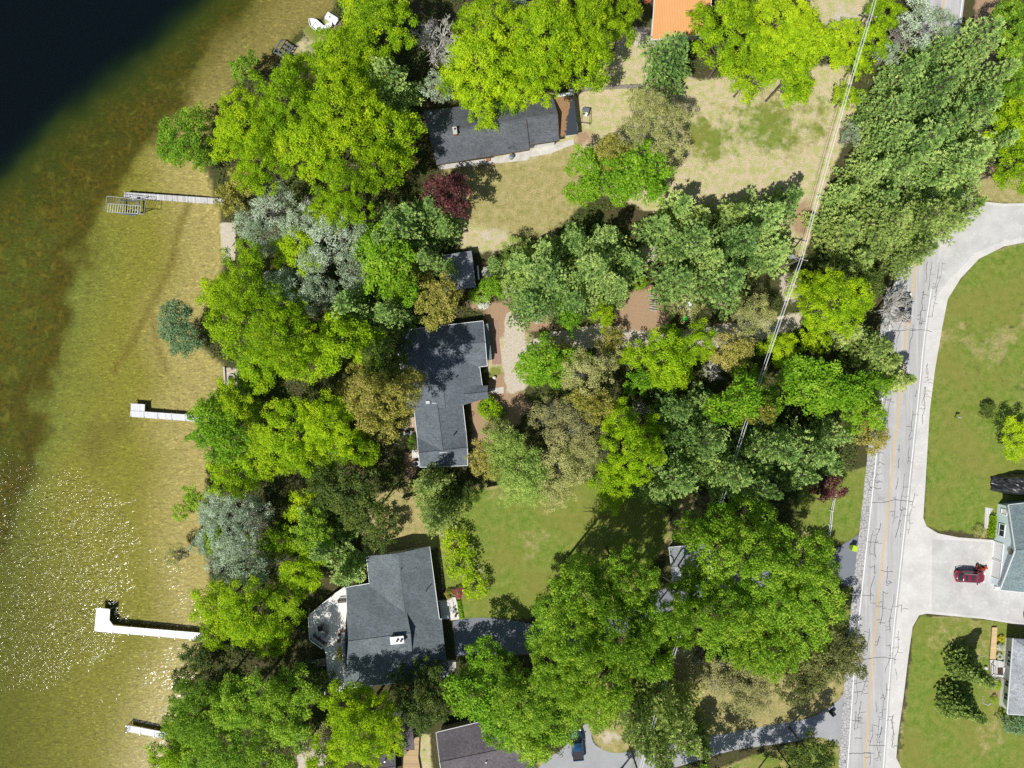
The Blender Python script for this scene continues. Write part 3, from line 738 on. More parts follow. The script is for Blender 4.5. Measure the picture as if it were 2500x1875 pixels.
def crown_deciduous(name, R, seed, mat, leaf=0.30, rc=(0.55, 0.95), dens=1.0, gap=0.0, flat=0.72, lobes=7, elong=0.75):
    """broad crown: several big lobes, each set with leaf clumps, each clump with its own leaves"""
    rng = np.random.default_rng(seed)
    lob = []
    lob.append((np.array([0, 0, 0.25 * R]), 0.47 * R))
    for i in range(lobes):
        a = 2 * math.pi * i / lobes + rng.uniform(-0.35, 0.35)
        d = rng.uniform(0.5, 0.72) * R; r = rng.uniform(0.26, 0.42) * R
        lob.append((np.array([d * math.cos(a), d * math.sin(a), rng.uniform(-0.34, 0.2) * R]), r))
    for i in range(3):
        a = rng.uniform(0, 2 * math.pi); d = rng.uniform(0.2, 0.42) * R
        lob.append((np.array([d * math.cos(a), d * math.sin(a), rng.uniform(0.2, 0.42) * R]), rng.uniform(0.24, 0.36) * R))
    for i in range(lobes):
        a = rng.uniform(0, 2 * math.pi); d = rng.uniform(0.78, 1.0) * R
        lob.append((np.array([d * math.cos(a), d * math.sin(a), rng.uniform(-0.35, 0.0) * R]), rng.uniform(0.13, 0.24) * R))
    if R <= 1.2:      # a bush: one compact round head
        lob = [(np.array([0, 0, 0.1 * R]), 0.78 * R)] + [(np.array([0.34 * R * math.cos(a), 0.34 * R * math.sin(a), 0]), rng.uniform(0.5, 0.66) * R) for a in rng.uniform(0, 6.28, 5)]
    lob = [(c * np.array([1, 1, flat]), r) for c, r in lob]
    cl_ = []
    for c, r in lob:
        n = max(4, int(2.6 * 2 * math.pi * r * r / (math.pi * (0.5 * (rc[0] + rc[1])) ** 2) * dens * 0.62))
        d = rv(rng, n); d[:, 2] = np.where(d[:, 2] < -0.35, -d[:, 2], d[:, 2])
        cl_.append(np.concatenate([c + d * r * rng.uniform(0.82, 1.08, (n, 1)) * np.array([1, 1, 0.85]), np.full((n, 1), 0)], 1)[:, :3])
    C = np.concatenate(cl_)
    keep = np.ones(len(C), bool)
    for c, r in lob:
        keep &= ~(np.linalg.norm((C - c) / np.array([1, 1, 0.85]), axis=1) < r * 0.72)
    if gap > 0: keep &= rng.random(len(C)) > gap
    C = C[keep]
    # thin out clumps sitting on top of each other
    cell = 0.8 * 0.5 * (rc[0] + rc[1])
    order = rng.permutation(len(C)); kept = []
    grid = {}
    for i in order:
        key = tuple(np.floor(C[i] / cell).astype(int))
        if grid.get(key, 0) >= 1: continue
        grid[key] = 1; kept.append(i)
    C = C[kept]
    nl = 52 * min(2.2, (0.30 / leaf) ** 1.6)
    Q = []; T = []
    for c in C:
        r = rng.uniform(*rc)
        n = int(nl * (r / 0.75) ** 2)
        d = rv(rng, n); d[:, 2] = np.where(d[:, 2] < -0.3, -d[:, 2] * 0.6, d[:, 2])
        p = c + d * r * rng.uniform(0.45, 1.05, (n, 1)) * np.array([1, 1, 0.7])
        N = d * 0.7 + rv(rng, n) * 0.75 + np.array([0, 0, 0.5]); N /= np.linalg.norm(N, axis=1, keepdims=True)
        L = leaf * rng.uniform(0.7, 1.25, n)
        Q.append(leaf_quads(p, N, L, L * elong, rng))
        base = 0.5 + rng.normal() * 0.13
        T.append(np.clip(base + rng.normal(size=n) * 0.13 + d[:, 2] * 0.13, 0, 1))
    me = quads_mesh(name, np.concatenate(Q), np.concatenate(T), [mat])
    return me

def tuft_quads(c, d, n, L, W, rng, spread=0.75):
    """needles fanning about direction d"""
    D = d + rv(rng, n) * spread; D /= np.linalg.norm(D, axis=1, keepdims=True)
    LL = L * rng.uniform(0.7, 1.2, n)[:, None]
    s = np.cross(D, rv(rng, n)); s /= np.linalg.norm(s, axis=1, keepdims=True); s = s * W / 2
    A = c + D * 0.02; B = c + D * LL
    return np.stack([A - s * 0.6, A + s * 0.6, B + s, B - s], 1)

def crown_pine(name, R, seed, mat, height=13.0, whorls=11, per=7, cone=0.75, needle=0.5, width=0.17, dens=1.0):
    """tiers of reaching boughs, side twigs and needle tufts"""
    rng = np.random.default_rng(seed)
    Q = []; T = []; bars = []
    for w in range(whorls):
        t = w / (whorls - 1)
        z = -0.42 * height + t * 0.9 * height
        Lw = R * (1 - t) ** cone * (0.75 + 0.25 * math.sin(math.pi * min(1, t * 2.2 + 0.25)))
        Lw = max(Lw, 0.35)
        nb = max(4, int(per * (0.65 + 0.6 * (1 - t))))
        a0 = rng.uniform(0, 6.28)
        for b in range(nb):
            a = a0 + 2 * math.pi * b / nb + rng.uniform(-0.22, 0.22)
            L = Lw * (rng.uniform(0.88, 1.06) if per == 9 else rng.uniform(0.55, 1.3))
            out = np.array([math.cos(a), math.sin(a), 0.0]); side = np.array([-out[1], out[0], 0])
            rise = rng.uniform(0.02, 0.22) + 0.25 * t
            ns = max(3, int(L / 0.42))
            base = 0.5 + rng.normal() * 0.14
            bars.append((np.array([0, 0, z]), out * L + np.array([0, 0, z + rise * L])))
            for k in range(ns):
                u = (k + 1) / ns
                if u < 0.22: continue
                p = out * (u * L) + np.array([0, 0, z + rise * u * L * (0.6 + 0.4 * u)])
                wid = (0.30 if per == 9 else 0.165) * L * math.sin(math.pi * min(1.0, 0.12 + u * 0.80)) + 0.06
                m = max(1, int(round(wid * 2 / 0.42)))
                for j in range(m + 1):
                    sft = (j / max(1, m) * 2 - 1) * wid if m > 0 else 0
                    c = p + side * sft + out * (-abs(sft) * 0.35) + rng.normal(size=3) * 0.09
                    dirv = out * 0.8 + side * np.sign(sft) * 0.6 * (abs(sft) > 0.1) + np.array([0, 0, 0.55])
                    dirv /= np.linalg.norm(dirv)
                    n = int(11 * dens)
                    Q.append(tuft_quads(c, dirv, n, needle, width, rng))
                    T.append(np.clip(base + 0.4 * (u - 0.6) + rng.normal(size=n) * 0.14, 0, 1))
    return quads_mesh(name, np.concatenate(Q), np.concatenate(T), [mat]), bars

def add_limb(mb, rng, p, d, L, r, depth, maxd, kids=(2, 4), spread=0.55, rmin=0.02, n=5):
    pts = [p]; q = p.copy(); dd = d.copy()
    seg = 3
    for i in range(seg):
        dd = (dd + Vector(rng.normal(size=3) * 0.13) + Vector((0, 0, 0.05))).normalized()
        q = q + dd * (L / seg); pts.append(q.copy())
    mb.tube(pts, max(r, rmin), n if depth < 2 else 3, max(r * 0.55, rmin * 0.8))
    if depth >= maxd: return
    for k in range(rng.integers(*kids) + 1):
        u = rng.uniform(0.35, 1.0); i = min(seg - 1, int(u * seg)); f = u * seg - i
        b = pts[i].lerp(pts[i + 1], f)
        nd = (dd + Vector(rv(rng, 1)[0]) * spread * 1.35 + Vector((0, 0, 0.12))).normalized()
        add_limb(mb, rng, b, nd, L * rng.uniform(0.5, 0.78), r * 0.55, depth + 1, maxd, kids, spread, rmin)

def trunk_mesh(name, seed, ht, R, r0, mat, limbs=7):
    rng = np.random.default_rng(seed)
    mb = MB()
    lean = rng.normal(size=2) * 0.15
    pts = [Vector((lean[0] * u, lean[1] * u, ht * u - 0.1)) for u in (0, .25, .5, .8, 1.0)]
    mb.tube([(0, 0, -0.2), (0, 0, 0.25)], r0 * 1.5, 8, r0 * 1.05)
    mb.tube(pts, r0, 8, r0 * 0.45)
    for i in range(limbs):
        u = rng.uniform(0.45, 1.0); a = 2 * math.pi * i / limbs + rng.uniform(-.3, .3)
        d = Vector((math.cos(a), math.sin(a), rng.uniform(0.45, 1.0))).normalized()
        add_limb(mb, rng, Vector((lean[0] * u, lean[1] * u, ht * u)), d, R * 0.55, r0 * 0.4, 0, 1, (1, 3))
    me = bpy.data.meshes.new(name); me.from_pydata(mb.v, [], mb.f); me.materials.append(mat); me.update(); return me

def bare_mesh(name, seed, R, ht, mat, maxd=4, zc=0.0, r0=0.16, stems=5):
    rng = np.random.default_rng(seed)
    mb = MB()
    r0 = max(r0, R * 0.05)
    mb.tube([(0, 0, -0.2), (0, 0, ht * 0.35)], r0, 8, r0 * 0.8)
    for i in range(stems):
        a = 2 * math.pi * i / stems + rng.uniform(-.4, .4)
        d = Vector((math.cos(a), math.sin(a), rng.uniform(0.5, 1.3))).normalized()
        add_limb(mb, rng, Vector((0, 0, ht * rng.uniform(0.25, 0.36))), d, R * 0.55, r0 * 0.6, 0, maxd, (3, 5), 0.6, 0.034)
    me = bpy.data.meshes.new(name); me.from_pydata(mb.v, [], mb.f); me.materials.append(mat); me.update(); return me

# species: builder per size class; each returns (crown_mesh, trunk_mesh, template R, crown centre height)
TPL = {}
def get_tpl(kind, size, var):
    key = (kind, size, var)
    if key in TPL: return TPL[key]
    sd_ = abs(hash((len(kind) * 31 + ord(kind[0]) * 7 + ord(kind[-1]), int(size * 10), var))) % 100000
    sd_ = (ord(kind[0]) * 131 + ord(kind[-1]) * 17 + len(kind) * 7 + int(size * 10) * 3 + var * 1009) % 99991
    R = size
    zc = {1.2: 1.1, 2.2: 3.8, 3.6: 8.5, 5.6: 12.5}[size]
    bark = M['bark']
    lowbush = size <= 1.2
    if kind in ('pine', 'olivepine'):
        ht = {1.2: 2.5, 2.2: 7.5, 3.6: 12.0, 5.6: 14.5}[size]; zc = ht * 0.5
        cm, bars = crown_pine(kind + '_crown', R, sd_, LM[kind], ht, {1.2: 5, 2.2: 8, 3.6: 10, 5.6: 12}[size], 7, 0.56, 0.42, 0.11)
        mb = MB(); mb.tube([(0, 0, -0.2), (0, 0, ht * 0.94)], 0.05 + 0.035 * R, 7, 0.04)
        for a_, b_ in bars: mb.tube([a_ + np.array([0, 0, zc]), b_ + np.array([0, 0, zc])], 0.05, 3, 0.02)
        tm = bpy.data.meshes.new('trunk'); tm.from_pydata(mb.v, [], mb.f); tm.materials.append(bark); tm.update()
    elif kind == 'spruce':
        ht = {2.2: 7.5, 3.6: 9.0}.get(size, 5.0); zc = ht * 0.5
        cm, bars = crown_pine(kind + '_crown', R, sd_, LM[kind], ht, 15, 9, 0.85, 0.3, 0.13)
        mb = MB(); mb.tube([(0, 0, -0.2), (0, 0, ht * 0.94)], 0.14, 7, 0.04)
        tm = bpy.data.meshes.new('trunk'); tm.from_pydata(mb.v, [], mb.f); tm.materials.append(bark); tm.update()
    elif kind == 'bare':
        ht = zc * 1.5
        cm = None; tm = bare_mesh('bare_limbs', sd_, R * 1.15, ht, M['bark_dead'], 3 if size > 3 else 2, stems=11)
    else:
        leaf = 0.26; dens = 1.0; gap = 0.0; lobes = 7; elong = 0.75
        if kind in ('silver',): leaf = 0.24; gap = 0.25; elong = 0.5; dens = 0.9
        if kind in ('khaki', 'bud'): leaf = 0.21; gap = 0.14; elong = 0.55; dens = 0.85
        if kind == 'pale': leaf = 0.22; gap = 0.1; elong = 0.55
        if kind == 'red': leaf = 0.32; gap = 0.12
        if kind == 'fresh': leaf = 0.30
        if kind == 'yellow': leaf = 0.23
        if size <= 2.2: leaf *= 0.8; lobes = 5
        if lowbush: leaf *= 0.75; lobes = 4
        rcs = (0.55, 0.95) if size > 2.2 else ((0.35, 0.6) if size > 1.2 else (0.22, 0.4))
        cm = crown_deciduous(kind + '_crown', R, sd_, LM[kind], leaf, rcs, dens, gap, 0.75 if not lowbush else 0.8, lobes, elong)
        if kind in ('khaki', 'bud', 'silver', 'red') and size > 2:
            tm = bare_mesh('bare_limbs', sd_ + 1, R * 0.95, zc * 1.15, M['bark_pale'] if kind != 'red' else bark, 3, stems=6)
        else:
            tm = trunk_mesh('trunk', sd_ + 1, zc * 0.9, R, 0.045 * R + 0.03, bark, 7 if size > 2 else 4)
    TPL[key] = (cm, tm, R, zc)
    return TPL[key]

TREES = []   # (px,py,r,kind,height_scale,label_override)
def T(kind, *items):
    for it in items: TREES.append((kind,) + tuple(it))

# yellow-green hardwoods along the shore
T('yellow', (600, 300, 78), (705, 255, 92), (835, 130, 78), (930, 60, 88), (830, 265, 95), (640, 400, 78), (760, 360, 88), (870, 180, 70),
  (960, 320, 68, 1.35), (850, 470, 82, 1.05), (930, 395, 62, 1.35), (790, 520, 48), (560, 345, 50), (880, 20, 60), (735, 175, 48),
  (1176, 160, 100), (1200, 45, 80), (1180, 275, 42), (1120, 190, 50), (1340, 80, 100), (1440, 55, 80), (1300, 190, 78), (1425, 165, 66), (1520, 50, 55), (1240, 235, 45),
  (1790, 95, 98), (1900, 60, 85), (1965, 95, 72), (1925, 185, 66), (1835, 180, 58), (2020, 125, 46), (2075, 95, 48), (1720, 60, 45), (1960, 215, 34),
  (2160, 35, 46), (2135, 105, 44), (2090, 160, 38), (2065, 238, 34),
  (605, 700, 88), (575, 790, 72), (690, 830, 86), (640, 895, 62), (762, 880, 62), (830, 830, 74), (540, 720, 50), (900, 850, 50), (725, 610, 56), (600, 600, 26), (690, 740, 60),
  (700, 1055, 88), (800, 1035, 78), (640, 1110, 62), (870, 1095, 52), (560, 1170, 55), (760, 1120, 62), (560, 980, 48), (620, 1010, 40),
  (740, 1390, 58), (605, 1500, 84), (530, 1480, 58), (700, 1465, 54, 0.55), (650, 1560, 52, 0.65), (690, 1320, 44), (735, 1230, 44), (520, 1545, 40),
  (880, 1790, 84), (840, 1715, 62), (930, 1740, 50), (960, 1810, 40), (790, 1850, 50), (420, 1830, 58),
  (1547, 1110, 78), (1510, 1015, 50), (1495, 1190, 52), (1580, 1060, 46), (1560, 870, 42), (1625, 880, 62), (1702, 836, 52), (1410, 870, 30),
  (2039, 737, 84), (1975, 700, 46), (2105, 720, 34), (1903, 850, 46), (1470, 772, 34), (1560, 690, 22), (1990, 830, 38), (1640, 920, 45),
  (2480, 400, 60), (2470, 300, 60), (2488, 1075, 50, 0.5), (2465, 240, 40))
T('green', (1870, 985, 40), (1760, 1270, 44), (1660, 1540, 40), (1660, 1450, 44), (480, 1735, 76), (600, 1710, 82), (560, 1820, 78), (700, 1760, 64), (720, 1680, 58), (480, 1840, 56), (650, 1860, 60), (455, 1780, 46),
  (1420, 1450, 86), (1530, 1425, 82), (1400, 1560, 86), (1505, 1540, 88), (1600, 1500, 76), (1480, 1650, 78), (1365, 1640, 76), (1580, 1600, 58), (1350, 1500, 50), (1330, 1560, 46), (1465, 1730, 50),
  (1830, 1290, 72), (1740, 1370, 72), (1860, 1370, 88), (1960, 1380, 80), (1890, 1470, 92), (1990, 1470, 68), (1780, 1480, 80), (1700, 1430, 56), (1870, 1570, 80), (1960, 1550, 64), (1690, 1290, 44), (1760, 1560, 60), (2010, 1400, 44),
  (1280, 1720, 78), (1340, 1760, 60), (1300, 1800, 66), (1400, 1700, 66), (1250, 1660, 56), (1370, 1790, 40),
  (450, 340, 62), (480, 290, 40), (430, 370, 40), (600, 165, 40), (500, 390, 30), (475, 1215, 34), (760, 1300, 50), (2480, 50, 50), (2485, 140, 50), (2470, 200, 46), (930, 690, 40), (1170, 720, 26), (520, 1310, 36), (440, 1250, 22))
T('fresh', (1430, 405, 46), (1432, 465, 46), (1555, 415, 74), (1500, 450, 46), (1600, 450, 40), (930, 640, 74), (975, 700, 48), (900, 590, 46), (520, 1010, 56), (565, 1085, 58), (500, 1060, 42), (600, 950, 40),
  (1155, 1700, 66), (1190, 1610, 50), (1210, 1740, 60), (1140, 1650, 40), (1240, 1790, 46), (1801, 980, 66), (1990, 945, 72), (2065, 955, 64), (2110, 1010, 56), (1830, 925, 44), (1930, 920, 46), (1385, 780, 38), (1335, 880, 66), (1300, 900, 40),
  (1640, 830, 34), (1560, 930, 38), (2145, 945, 40), (640, 1330, 40), (1205, 705, 30), (1195, 990, 28, 0.6))
T('silver', (665, 500, 58), (730, 545, 52), (820, 580, 70), (860, 660, 52), (700, 705, 58), (775, 720, 50), (640, 580, 46), (760, 640, 50), (600, 540, 36), (1063, 212, 40), (1270, 30, 46), (2240, 50, 60), (2300, 60, 46), (2170, 130, 34), (2075, 330, 30),
  (560, 1290, 78), (600, 1375, 62), (520, 1240, 46), (620, 1245, 44), (540, 1390, 40), (500, 1330, 40))
T('pine', (956, 215, 78), (978, 570, 84), (1060, 520, 52), (1045, 640, 46), (865, 752, 70), (955, 770, 54), (1090, 560, 36), (1632, 155, 66),
  (1325, 680, 84), (1445, 665, 82), (1400, 600, 52), (1475, 590, 52), (1290, 740, 56), (1400, 740, 50), (1535, 650, 44), (1270, 650, 44),
  (1680, 600, 82), (1790, 600, 84), (1850, 540, 70), (1760, 690, 74), (1650, 690, 60), (1885, 620, 58), (1654, 511, 44), (1605, 560, 44), (1910, 500, 46),
  (2340, 130, 88), (2250, 240, 82), (2340, 290, 90), (2210, 370, 74), (2310, 410, 92), (2150, 280, 52), (2170, 420, 50), (2390, 210, 56), (2250, 150, 46), (2395, 370, 50), (2150, 350, 56), (2110, 430, 46), (2195, 190, 46), (2130, 500, 50), (2270, 330, 60), (2050, 480, 34), (1010, 540, 60), (1500, 705, 46), (940, 600, 50), (1330, 620, 44), (1720, 640, 50),
  (1700, 1070, 80), (1640, 1160, 72), (1760, 1150, 76), (1860, 1090, 72), (1950, 1100, 72), (2020, 1060, 48), (1830, 1180, 52), (1930, 1150, 52), (1640, 1000, 48), (2010, 1130, 42), (1720, 990, 44), (1590, 1190, 46),
  (805, 1330, 58), (850, 1390, 42), (770, 1250, 40), (1100, 660, 26), (1210, 650, 24))
T('olivepine', (2050, 565, 70), (2140, 550, 84), (2230, 540, 78), (2310, 525, 62), (2220, 620, 46), (2080, 640, 44), (1780, 530, 44), (1700, 540, 40), (2110, 850, 52), (2050, 810, 44), (2185, 925, 34), (1545, 1740, 62), (1640, 1735, 74), (1600, 1815, 58), (1700, 1800, 42), (1072, 1255, 54), (1600, 1680, 44), (1045, 1180, 46), (2150, 880, 36))
T('olive', (936, 975, 92, 1.35), (870, 960, 46), (1066, 740, 58), (1500, 375, 48), (1185, 1125, 46), (560, 485, 40), (590, 440, 40), (1360, 860, 40), (1445, 990, 52), (1030, 690, 34), (2130, 1065, 42), (880, 920, 40), (984, 396, 34), (1490, 830, 36), (1785, 855, 50), (1850, 1000, 36), (990, 940, 48))
T('khaki', (1590, 305, 80), (1640, 375, 42), (1840, 765, 50), (1430, 915, 58), (1480, 880, 40), (1370, 1155, 66), (1420, 1120, 46), (1350, 1200, 46), (790, 1800, 40), (740, 1820, 44), (1560, 250, 40), (430, 1360, 30), (1700, 780, 40), (480, 1620, 34))
T('bluegreen', (432, 785, 52), (455, 835, 42))
T('pale', (1230, 1090, 58), (1265, 1150, 70), (1300, 1200, 46), (1250, 1200, 40), (1215, 1060, 40), (1260, 620, 40), (1270, 700, 44))
T('bud', (1390, 1050, 66), (1440, 1060, 44), (1350, 1010, 50), (1790, 1680, 66), (1850, 1700, 50), (1460, 1100, 40), (2080, 1600, 40), (1720, 1640, 44))
T('darkolive', (2005, 1625, 62), (2052, 1575, 52), (1945, 1665, 50), (1810, 1660, 44), (2080, 1620, 36), (1765, 1640, 40))
T('red', (1096, 478, 60), (2025, 1192, 42), (1100, 445, 30))
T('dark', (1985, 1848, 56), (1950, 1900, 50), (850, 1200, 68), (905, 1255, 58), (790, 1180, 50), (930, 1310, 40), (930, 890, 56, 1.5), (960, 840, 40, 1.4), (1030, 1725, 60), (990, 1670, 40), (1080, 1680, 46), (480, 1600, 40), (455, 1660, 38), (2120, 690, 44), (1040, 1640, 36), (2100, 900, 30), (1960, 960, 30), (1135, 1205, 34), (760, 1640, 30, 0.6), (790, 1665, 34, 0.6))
T('bare', (1066, 80, 70), (758, 508, 44), (2212, 745, 56), (1745, 905, 34), (1410, 1030, 50), (640, 490, 30), (690, 1380, 34), (1560, 1000, 30))
# beyond the frame: they only throw their shadows into it
T('green', (1650, 1960, 70), (1760, 1950, 70), (1540, 1960, 60), (1900, 1960, 50))

# ------------------------------------------------------------------ tree labels
LOOK = {'yellow': 'bright yellow-green leafy tree', 'green': 'mid green leafy tree', 'fresh': 'vivid fresh green tree', 'silver': 'silvery grey-green tree',
        'pine': 'dark blue-green pine', 'olivepine': 'olive green conifer', 'olive': 'brownish olive leafy tree', 'khaki': 'thin khaki twiggy tree',
        'pale': 'pale green feathery tree', 'bluegreen': 'rounded blue-green tree', 'darkolive': 'dull dark olive tree', 'bud': 'grey-brown half-leafed tree', 'red': 'dark red-leaved tree', 'dark': 'shaded dark green tree', 'bare': 'bare grey-branched tree'}
NAMEK = {'pine': 'pine_tree', 'olivepine': 'conifer_tree', 'bare': 'bare_tree', 'silver': 'silver_leaved_tree', 'red': 'red_leaved_tree'}
LANDMARKS = [('the long dark cottage roof', 1200, 310), ('the small grey shed', 1120, 657), ('the L-shaped slate roof', 1080, 960), ('the white sun deck', 800, 1520),
    ('the big slate roof', 970, 1480), ('the orange roof', 1650, 40), ('the half-hidden pale garage', 1680, 1380), ('the weathered grey dock', 430, 485), ('the short white dock', 400, 1010),
    ('the long white dock', 370, 1530), ('the stubby white dock', 370, 1785), ('the road junction', 2310, 560), ('the white rail fence', 2025, 1195),
    ('the blue parked car', 1408, 1810), ('the brown-grey roof', 1170, 1830), ('the leaf-littered clearing', 1580, 760), ('the dry grass field', 1850, 340), ('the dark car on the road', 2205, 745),
    ('the green lawn', 1290, 1320), ('the white boats', 780, 60), ('the covered trailer', 2480, 1180), ('the black mailbox', 2028, 1733), ('the fire ring', 566, 923), ('the metal lift frame', 685, 115)]
LANDMARKS += [('the gravel drive', 1260, 850)]
def where(x, y):
    best = min(LANDMARKS, key=lambda L: math.hypot(L[1] - x, L[2] - y))
    dx, dy = x - best[1], y - best[2]; d = math.hypot(dx, dy)
    if d < 25: rel = 'over'
    elif abs(dy) > 2.2 * abs(dx): rel = 'above' if dy < 0 else 'below'
    elif abs(dx) > 2.2 * abs(dy): rel = 'lakeward of' if dx < 0 else 'roadward of'
    else: rel = ('above and ' if dy < 0 else 'below and ') + ('lakeward of' if dx < 0 else 'roadward of')
    adv = '' if d < 95 else ('well ' if d < 190 else 'far ')
    if rel == 'over': adv = ''
    return adv + rel + ' ' + best[0]
ORD = ['first', 'second', 'third', 'fourth', 'fifth', 'sixth', 'seventh', 'eighth', 'ninth', 'tenth']
def size_word(r): return 'small ' if r < 42 else ('' if r < 66 else ('large ' if r < 85 else 'huge '))
tl = []
for i, t_ in enumerate(TREES):
    kind, x, y, r = t_[:4]
    tl.append([i, kind, x, y, r, size_word(r) + LOOK[kind] + ', ' + where(x, y)])
by = {}
for e in tl: by.setdefault(e[5], []).append(e)
TLAB = {}
for lab, es in by.items():
    if len(es) == 1: TLAB[es[0][0]] = lab
    else:
        sx = max(e[2] for e in es) - min(e[2] for e in es); sy = max(e[3] for e in es) - min(e[3] for e in es)
        if sx >= sy: es.sort(key=lambda e: e[2]); suf = 'from lake'
        else: es.sort(key=lambda e: e[3]); suf = 'from top'
        for k_, e in enumerate(es):
            TLAB[e[0]] = lab.replace(' leafy tree', ' tree') + ', ' + ORD[k_] + ' ' + suf

WIRE = [(2290, -520), (2125, 38), (1956, 632), (1755, 1245), (1560, 1890), (1340, 2560)]
rt = random.Random(3)
cnt = {}
for i, t_ in enumerate(TREES):
    kind, x, y, r = t_[:4]; hs = t_[4] if len(t_) > 4 else 1.0
    if r < 12: continue
    rm = r * S * 0.93
    size = 2.2 if rm < 2.75 else (3.6 if rm < 4.5 else 5.6)
    if rm < 1.7: size = 2.2 if kind in ('pine', 'olivepine', 'bare', 'spruce') else 1.2
    nvar = 2 if kind in ('yellow', 'green', 'pine', 'fresh') else 1
    cnt[(kind, size)] = cnt.get((kind, size), 0) + 1
    cm, tm, R, zc = get_tpl(kind, size, cnt[(kind, size)] % nvar)
    s = rm / R
    hz = (0.55 + 0.45 * s) * hs * rt.uniform(0.94, 1.08)
    if kind == 'green' and size == 5.6 and x > 1330 and y < 1900: hz *= 1.7 if x < 1640 else 1.5
    if kind == 'pine' and 1600 < x < 1960 and y > 960: hz *= 1.2
    if y > 930 and y < 1900 and abs(x - np.interp(y, [p_[1] for p_ in WIRE], [p_[0] for p_ in WIRE])) < r + 10: hz = max(hz, 15.5 / (zc * 1.7 if 'pine' in kind else zc + 0.3 * R))
    # under the power line, above the point where it dives into the wood, crowns stay below the cables
    if y < 930:
        lx = np.interp(y, [p_[1] for p_ in WIRE], [p_[0] for p_ in WIRE])
        if abs(x - lx) < r + 18:
            top = zc * 2 * 0.97 if kind in ('pine', 'olivepine') else zc + 0.78 * R
            hz = min(hz, 7.3 / top)
    # the crown centre (for pines the wide lower third) is what the pixel position marks
    zmark = zc * hz * (0.8 if kind in ('pine', 'olivepine') else 1.0)
    if kind in ('pine', 'olivepine'): s *= 1.14
    p = P(x, y, zmark)
    k = (H - zmark) / H
    o = thing(NAMEK.get(kind, 'leafy_tree'), TLAB[i], 'tree', (p.x, p.y, 0), rt.uniform(0, 6.28), 'trees of the wooded lots')
    e = rt.uniform(0.92, 1.08)
    if cm is not None:
        c = link(bpy.data.objects.new('crown', cm), o)
        c.location = (0, 0, zc * hz); c.scale = (s * k * 1.04 * e, s * k * 1.04 / e, hz)
    tr_ = link(bpy.data.objects.new('limbs' if kind == 'bare' else 'trunk', tm), o)
    tr_.scale = (s * k, s * k, hz)

# undergrowth
rng = np.random.default_rng(77)
jy, jx = np.nonzero(ug)
sel = rng.permutation(len(jy))[:16000]
cx = GX[jy[sel], jx[sel]] + rng.uniform(-.4, .4, len(sel)); cy = GY[jy[sel], jx[sel]] + rng.uniform(-.4, .4, len(sel))
n = 7; ctr = np.stack([cx, cy, np.full(len(sel), .25)], 1); tone = rng.normal(size=len(sel)) * .16 + .35
pp = np.repeat(ctr, n, 0) + rng.normal(size=(len(sel) * n, 3)) * np.array([.34, .34, .2]); pp[:, 2] = np.abs(pp[:, 2]) + .05
NN = rv(rng, len(pp)) * .7 + np.array([0, 0, .8]); NN /= np.linalg.norm(NN, axis=1, keepdims=True)
LL = .3 * rng.uniform(.6, 1.3, len(pp))
me = quads_mesh('undergrowth', leaf_quads(pp, NN, LL, LL * .7, rng), np.clip(np.repeat(tone, n) + rng.normal(size=len(pp)) * .15 + .2, 0, 1), [LM['dark']])
o = link(bpy.data.objects.new('undergrowth', me)); o['kind'] = 'stuff'
